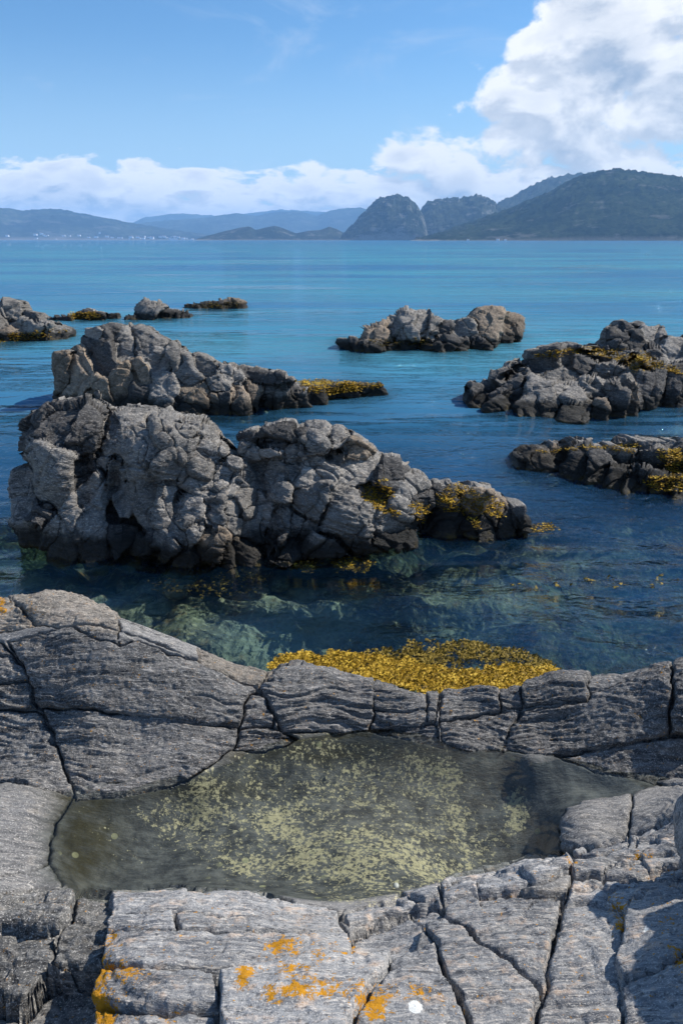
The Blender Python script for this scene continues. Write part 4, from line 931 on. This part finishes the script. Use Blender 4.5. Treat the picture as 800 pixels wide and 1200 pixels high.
# ------------------------------------------------------------------ hills across the water
def el(py): return math.tan(math.atan((600.0 - py) / FPX) - PITCH)
def az(px): return math.atan((px - 400.0) / (FPX * CP + 319 * SP))
def hill(name, line, dist_, depth_, mat, seed, label_, rough=.14, ncol=420, nrow=46, steep=.8):
    """a range whose skyline follows measured heights at its ridge"""
    xs_ = np.array([q[0] for q in line], float); es = np.array([max(0.0, el(q[1])) for q in line])
    u = np.linspace(xs_[0], xs_[-1], ncol); e_ = np.interp(u, xs_, es)
    ker = np.exp(-np.linspace(-2, 2, 9) ** 2); ker /= ker.sum(); e_ = np.convolve(np.pad(e_, 4, 'edge'), ker, 'valid')
    a_ = np.arctan((u - 400.0) / (FPX / CP)); 
    tt = np.linspace(0, 2, nrow)
    U, T = np.meshgrid(np.arange(ncol), tt)
    Rr = dist_ + depth_ * T
    A = a_[U]; E = e_[U]
    hx, hy = Rr * np.sin(A), Rr * np.cos(A)
    prof = np.where(T <= 1, np.sin(np.clip(T, 0, 1) * math.pi / 2) ** steep, np.cos((T - 1) * math.pi / 2))
    hz = E * (dist_ + depth_) * prof
    k_ = 1.0 / (dist_ * .03)
    nz_ = ridged(np.stack([hx.ravel() * k_, hy.ravel() * k_, hz.ravel() * 0], 1), 5, seed).reshape(hz.shape) - .55
    nz2 = fbm(np.stack([hx.ravel() * k_ * 6, hy.ravel() * k_ * 6, hz.ravel() * 0], 1), 4, seed + 3, .6).reshape(hz.shape)
    mid = np.clip(1 - np.abs(T - 1) ** 2, 0, 1)
    damp = np.where(np.abs(T - 1) < .08, .25, 1.0)
    hz = hz + nz_ * rough * E.mean() * dist_ * 2.2 * np.minimum(prof, .8) * damp * (T < 1.3) + nz2 * rough * .22 * E.mean() * dist_ * (prof > .05)
    hz = np.where(T < .001, -4, hz); hz = np.where(T > 1.99, -10, hz); hz = np.where(E < .0008, np.minimum(hz, .0005 * dist_), hz)
    hz[:, 0] = np.minimum(hz[:, 0], -4); hz[:, -1] = np.minimum(hz[:, -1], -4)
    hh = hz.ravel()
    shore = (1 - sstep(hh, .0006 * dist_, .0013 * dist_))
    o = mesh_np(name, np.stack([hx.ravel(), hy.ravel(), hh], 1), grid_faces(nrow, ncol), mat, None, {'shore': shore}, True, (float(dist_ * math.sin(a_[ncol // 2])), float(dist_), 0))
    return tag(o, label_, kind='structure')
hill('hill', [(480,281),(495,279),(520,272),(560,258),(600,244),(640,228),(660,217),(675,211),(695,207),(712,205),(740,209),(800,218),(860,222),(960,228),(1100,240),(1250,262),(1400,281)], 3300, 1500, M_HILL, 3, 'nearest dark forested hill filling the right of the far shore', .17, 700, 110)
hill('hill', [(520,281),(545,266),(565,250),(580,240),(600,230),(630,214),(660,208),(690,208),(730,214),(800,225),(900,240),(1000,270)], 6200, 1500, M_HILL_R, 8, 'paler green ridge showing behind the nearest forested hill', .16)
hill('hill', [(398,281),(405,273),(415,263),(430,246),(440,237),(453,231),(466,231),(478,235),(487,243),(494,253),(498,266),(502,281)], 5000, 700, M_HILL_R, 12, 'steep rounded bare dome left of the forested hill', .24, 300, 90, .45)
hill('hill', [(480,281),(488,256),(494,244),(500,238),(512,234),(530,235),(543,234),(554,230),(566,235),(580,242),(600,250),(640,262),(680,281)], 5500, 900, M_HILL_R, 17, 'second bare knobbly dome between the round one and the forested hill', .24, 320, 90, .5)
hill('hill', [(228,281),(240,277),(262,271),(280,267),(292,265),(300,269),(312,266),(322,264),(335,268),(347,273),(362,270),(375,269),(386,265),(396,269),(405,274),(425,281)], 5600, 400, M_HILL_R, 23, 'low knobbly wooded islands in front of the far range', .12, 260, 40)
hill('hill', [(-500,262),(-300,240),(-150,250),(-60,244),(0,246),(30,250),(70,247),(100,252),(130,257),(160,263),(200,269),(235,274),(265,281)], 8500, 2000, M_HILL_F, 29, 'blue forested range above the far town on the left', .10, 500, 50)
hill('hill', [(100,281),(140,268),(170,262),(200,259),(240,256),(278,250),(300,253),(330,248),(352,248),(372,253),(386,247),(405,244),(425,244),(450,252),(500,262),(540,281)], 11500, 2500, M_HILL_F, 31, 'pale far range behind the low islands', .09, 400, 40)
hill('hill', [(120,281),(170,256),(210,251),(260,254),(330,246),(400,250),(470,258),(560,281)], 15500, 2500, M_HILL_F, 37, 'palest mountains at the very back of the fjord', .09, 260, 36)
# town on the far shore
def house_parts(name, w, dpt_, h, roof_h):
    bm = bmesh.new(); bmesh.ops.create_cube(bm, size=1); bmesh.ops.scale(bm, vec=(w, dpt_, h), verts=bm.verts); bmesh.ops.translate(bm, vec=(0, 0, h / 2), verts=bm.verts)
    m1 = bpy.data.meshes.new('wall'); bm.to_mesh(m1); bm.free(); m1.materials.append(M_WHITE)
    bm = bmesh.new(); a, b_ = w * .55, dpt_ * .56
    vv = [bm.verts.new(q) for q in ((-a, -b_, h), (a, -b_, h), (a, b_, h), (-a, b_, h), (-a, 0, h + roof_h), (a, 0, h + roof_h))]
    for q in ((0,1,5,4),(2,3,4,5),(0,4,3),(1,2,5),(3,2,1,0)): bm.faces.new([vv[i] for i in q])
    m2 = bpy.data.meshes.new('roof'); bm.to_mesh(m2); bm.free(); m2.materials.append(M_ROOF)
    return m1, m2
hm = [house_parts('house', 15, 11, 8, 4), house_parts('house', 26, 14, 11, 4), house_parts('house', 12, 10, 14, 3)]
rh = random.Random(5)
def put_house(x, y, zz, k, label_, group, s=1.0):
    e_ = empty('house', (x, y, zz), label_, 'house', group); e_.rotation_euler.z = rh.uniform(-.6, .6); e_.scale = (s, s, s)
    for nm_, me_ in zip(('wall', 'roof'), hm[k]):
        q = bpy.data.objects.new(nm_, me_); COL.objects.link(q); q.parent = e_
for i in range(58):
    px = rh.gauss(185, 28) if i < 42 else rh.uniform(5, 130)
    py = rh.uniform(277.5, 280.4) if i < 42 else rh.uniform(274, 280)
    d_ = 8380 if i < 42 else 8480
    a_ = math.atan((px - 400) / (FPX / CP))
    put_house(d_ * math.sin(a_), d_ * math.cos(a_), max(-2, el(py) * d_ + 3 - 6), rh.choice((0, 1, 1, 2)), 'tiny pale house in the town below the blue range on the far left shore' if i < 42 else 'tiny pale house on the slope left of the far town', 'houses of the far town' if i < 42 else 'houses left of the far town', rh.uniform(.8, 1.5))
for px, lb in ((583, 'white boathouse at the foot of the forested hill, larger of the pair'), (592, 'white boathouse at the foot of the forested hill, smaller of the pair'), (548, 'lone white cabin on the shore below the dip left of the forested hill')):
    a_ = math.atan((px - 400) / (FPX / CP)); put_house(3270 * math.sin(a_), 3270 * math.cos(a_), 0, 0, lb, None, .8 if px == 583 else .6)

# ------------------------------------------------------------------ seaweed: many forked fronds laid on what the light falls on
bpy.context.view_layer.update()
dg = bpy.context.evaluated_depsgraph_get()
def frond(rs, L):
    """forked ribbon, returns verts and quads"""
    vs, fs = [], []
    def strip(p0, dirn, n, seg, w0, w1):
        p_ = np.array(p0, float); dcur = np.array(dirn, float); side = np.cross(dcur, [0, 0, 1]); side /= np.linalg.norm(side) + 1e-6
        side = side + np.array([0, 0, rs.uniform(-.7, .7)]); side /= np.linalg.norm(side)
        st_ = len(vs)
        for i in range(n + 1):
            w_ = w0 + (w1 - w0) * i / n
            vs.append(p_ - side * w_); vs.append(p_ + side * w_)
            dcur = dcur + np.array([rs.uniform(-.25, .25), rs.uniform(-.25, .25), rs.uniform(-.45, .12)]); dcur /= np.linalg.norm(dcur)
            p_ = p_ + dcur * seg
        for i in range(n): fs.append((st_ + 2 * i, st_ + 2 * i + 1, st_ + 2 * i + 3, st_ + 2 * i + 2))
        return p_ - dcur * seg, dcur
    a = rs.uniform(0, 6.283); d_ = np.array([math.cos(a), math.sin(a), rs.uniform(.35, 1.3)]); d_ /= np.linalg.norm(d_)
    e_, d1_ = strip((0, 0, -.1 * L), d_, 2, L * .28, L * .05, L * .10)
    for s_ in (-1, 1):
        sd_ = np.cross(d1_, [0, 0, 1]) * s_
        strip(e_, d1_ + sd_ * rs.uniform(.4, .9), 2, L * .2, L * .10, L * .13)
    return np.array(vs), np.array(fs)
_rs = random.Random(9)
FR = [frond(_rs, 1.0) for _ in range(24)]
def weed(label_, poly, n, L, mat=M_WEED, fixed_z=None, thin=None, sink=0.0, bias=.5, group=None):
    pa = np.array(poly, float); rs = random.Random(int(pa.sum())); V_, F_, T_ = [], [], []; nv = 0
    cand = np.stack([np.array([rs.uniform(pa[:, 0].min(), pa[:, 0].max()) for _ in range(n * 4)]), np.array([rs.uniform(pa[:, 1].min(), pa[:, 1].max()) for _ in range(n * 4)])], 1)
    ins, dd = inside_and_dist(cand[:, 0], cand[:, 1], poly)
    nn = fbm(np.stack([cand[:, 0] * .055, cand[:, 1] * .11, cand[:, 0] * 0 + pa[0, 0]], 1), 3, 2)
    ok = ins & (nn + np.minimum(dd / 14, .35) > (.16 if n > 4000 else -.02))
    cand = cand[ok][:n]; nn = nn[ok][:n]
    for (px, py), q_ in zip(cand, nn):
        if fixed_z is not None: hit = P(px, py, fixed_z)
        else:
            r_ = C.ray_cast(dg, Vector((0, 0, H)), px_dir(px, py))
            if not r_[0] or r_[1].y > 60: continue
            hit = np.array(r_[1])
        l_ = L * rs.uniform(.55, 1.3); fv, ff = FR[rs.randrange(len(FR))]
        V_.append(fv * [l_, l_, l_ * .8] + hit + np.array([0, 0, -sink + q_ * L * .6])); F_.append(ff + nv); nv += len(fv)
        tn = min(1, max(0, bias - .12 + q_ * 1.3 + rs.uniform(-.45, .4))); T_.append(np.linspace(max(0, tn - .35), min(1, tn + .2), len(fv)))  # darker roots and hollows: self-shadow painted into the frond tone, over random variation
    if not V_: return
    V_ = np.concatenate(V_); org = V_.mean(0)
    o = mesh_np('seaweed', V_, np.concatenate(F_), mat, None, {'tone': np.concatenate(T_)}, True, tuple(float(q) for q in org))
    return tag(o, label_, 'seaweed', group, 'stuff')
weed('bright yellow seaweed mat along the sea side of the ridge', [(316,772),(350,766),(400,764),(440,768),(480,772),(520,782),(560,784),(600,778),(640,780),(660,790),(620,806),(560,812),(520,822),(480,806),(420,796),(350,790),(318,784)], 20000, .042, M_WEED, .0, bias=.5)
weed('thin olive seaweed floating behind the yellow mat', [(420,762),(460,756),(510,750),(560,752),(610,764),(655,776),(640,784),(560,782),(500,784),(440,772)], 5000, .048, M_WEED_D, -.01, bias=.7)
weed('scattered weed tips in open water near the right edge', [(560,688),(620,682),(700,676),(800,676),(830,684),(800,694),(720,688),(640,694)], 150, .075, M_WEED_D, -.02, bias=.6)
weed('yellow weed under the front face of the largest rock, right patch', [(385,650),(430,648),(438,662),(420,672),(395,668)], 500, .055, M_WEED, -.02, bias=.4)
weed('yellow weed under the front face of the largest rock, left patch', [(338,652),(368,648),(376,660),(362,672),(342,668)], 420, .055, M_WEED, -.02, bias=.4)
weed('rusty weed in the shaded shallows below the largest rock', [(170,680),(240,672),(320,668),(330,690),(250,700),(190,696)], 240, .06, M_WEED_D, -.05, bias=.5)
weed('yellow weed on the right shoulder of the largest rock', [(422,568),(450,562),(462,575),(455,592),(470,596),(466,606),(436,596),(420,580)], 700, .05, M_WEED)
weed('yellow weed patch at the foot of the largest rock\'s shoulder', [(476,590),(498,588),(506,600),(496,612),(480,606)], 260, .045, M_WEED)
weed('yellow weed over the low tail rocks of the largest rock', [(510,574),(540,566),(590,590),(588,606),(560,604),(545,592),(562,612),(560,626),(546,606),(515,598)], 1100, .05, M_WEED, bias=.45)
weed('yellow weed drifting at the tip of the tail rocks', [(608,618),(640,612),(655,618),(640,624),(612,624)], 160, .05, M_WEED, 0.0)
weed('yellow weed tongue at the right tip of the tall angular rock', [(345,446),(380,444),(410,448),(450,451),(440,455),(410,460),(370,464),(356,458)], 1500, .085, M_WEED, bias=.4)
weed('golden weed along the back of the broad right rock', [(624,418),(670,406),(720,408),(760,412),(768,424),(740,430),(715,420),(680,414),(640,420)], 1500, .085, M_WEED, bias=.4)
weed('golden weed around the rounded back boulder of the broad right rock', [(735,420),(762,420),(800,432),(800,440),(770,434),(740,438)], 500, .085, M_WEED, bias=.35)
weed('golden weed clumps on the low blackish rock', [(770,528),(800,526),(800,576),(760,574),(752,562),(790,556),(772,544)], 1300, .06, M_WEED, bias=.45)
weed('thin golden weed along the top of the low blackish rock', [(625,528),(700,522),(750,520),(740,532),(700,526),(640,532)], 420, .055, M_WEED, bias=.3)
weed('brown weed on the waterline of the left edge rock', [(0,392),(40,388),(82,386),(60,396),(0,402)], 500, .12, M_WEED, bias=.3)
weed('orange weed capping the small low rock', [(80,368),(104,364),(122,370),(118,375),(84,375)], 420, .14, M_WEED, bias=.3)
weed('brown weed on the flat outermost rock', [(220,358),(280,352),(285,360),(240,362)], 260, .14, M_WEED_D, bias=.3)
weed('brown weed on the left foot of the twin domed rock', [(432,398),(500,396),(505,406),(440,406)], 420, .11, M_WEED_D, bias=.35)

# a bleached shell on the pool's near rim
bm = bmesh.new(); bmesh.ops.create_icosphere(bm, subdivisions=3, radius=1)
for v_ in bm.verts:
    r_ = 1 + .06 * math.sin(9 * math.atan2(v_.co.y, v_.co.x)); v_.co = Vector((v_.co.x * .012 * r_, v_.co.y * .015 * r_, (v_.co.z * .009 if v_.co.z > 0 else v_.co.z * .002) ))
me = bpy.data.meshes.new('shell'); bm.to_mesh(me); bm.free(); me.materials.append(M_SHELL)
o = bpy.data.objects.new('shell', me); COL.objects.link(o); q = P(464, 1038, .50); o.location = tuple(q); tag(o, 'small white shell on the pool bed close to the near rim', 'shell')

# ------------------------------------------------------------------ air
m, t, out = new_mat('air'); 
vo = t.node('ShaderNodeVolumePrincipled'); vo.inputs['Density'].default_value = 6.5e-5; vo.inputs['Color'].default_value = (.34, .62, 1.0, 1); vo.inputs['Anisotropy'].default_value = 0.0
t.l.new(vo.outputs[0], out.inputs['Volume'])
bm = bmesh.new(); bmesh.ops.create_cube(bm, size=1)
bmesh.ops.scale(bm, vec=(34000, 26000, 720), verts=bm.verts)
me = bpy.data.meshes.new('haze'); bm.to_mesh(me); bm.free(); me.materials.append(m)
o = bpy.data.objects.new('haze', me); COL.objects.link(o); o.location = (0, 9000, 720 / 2 - 12); tag(o, 'pale haze of the open air over the fjord', kind='stuff')
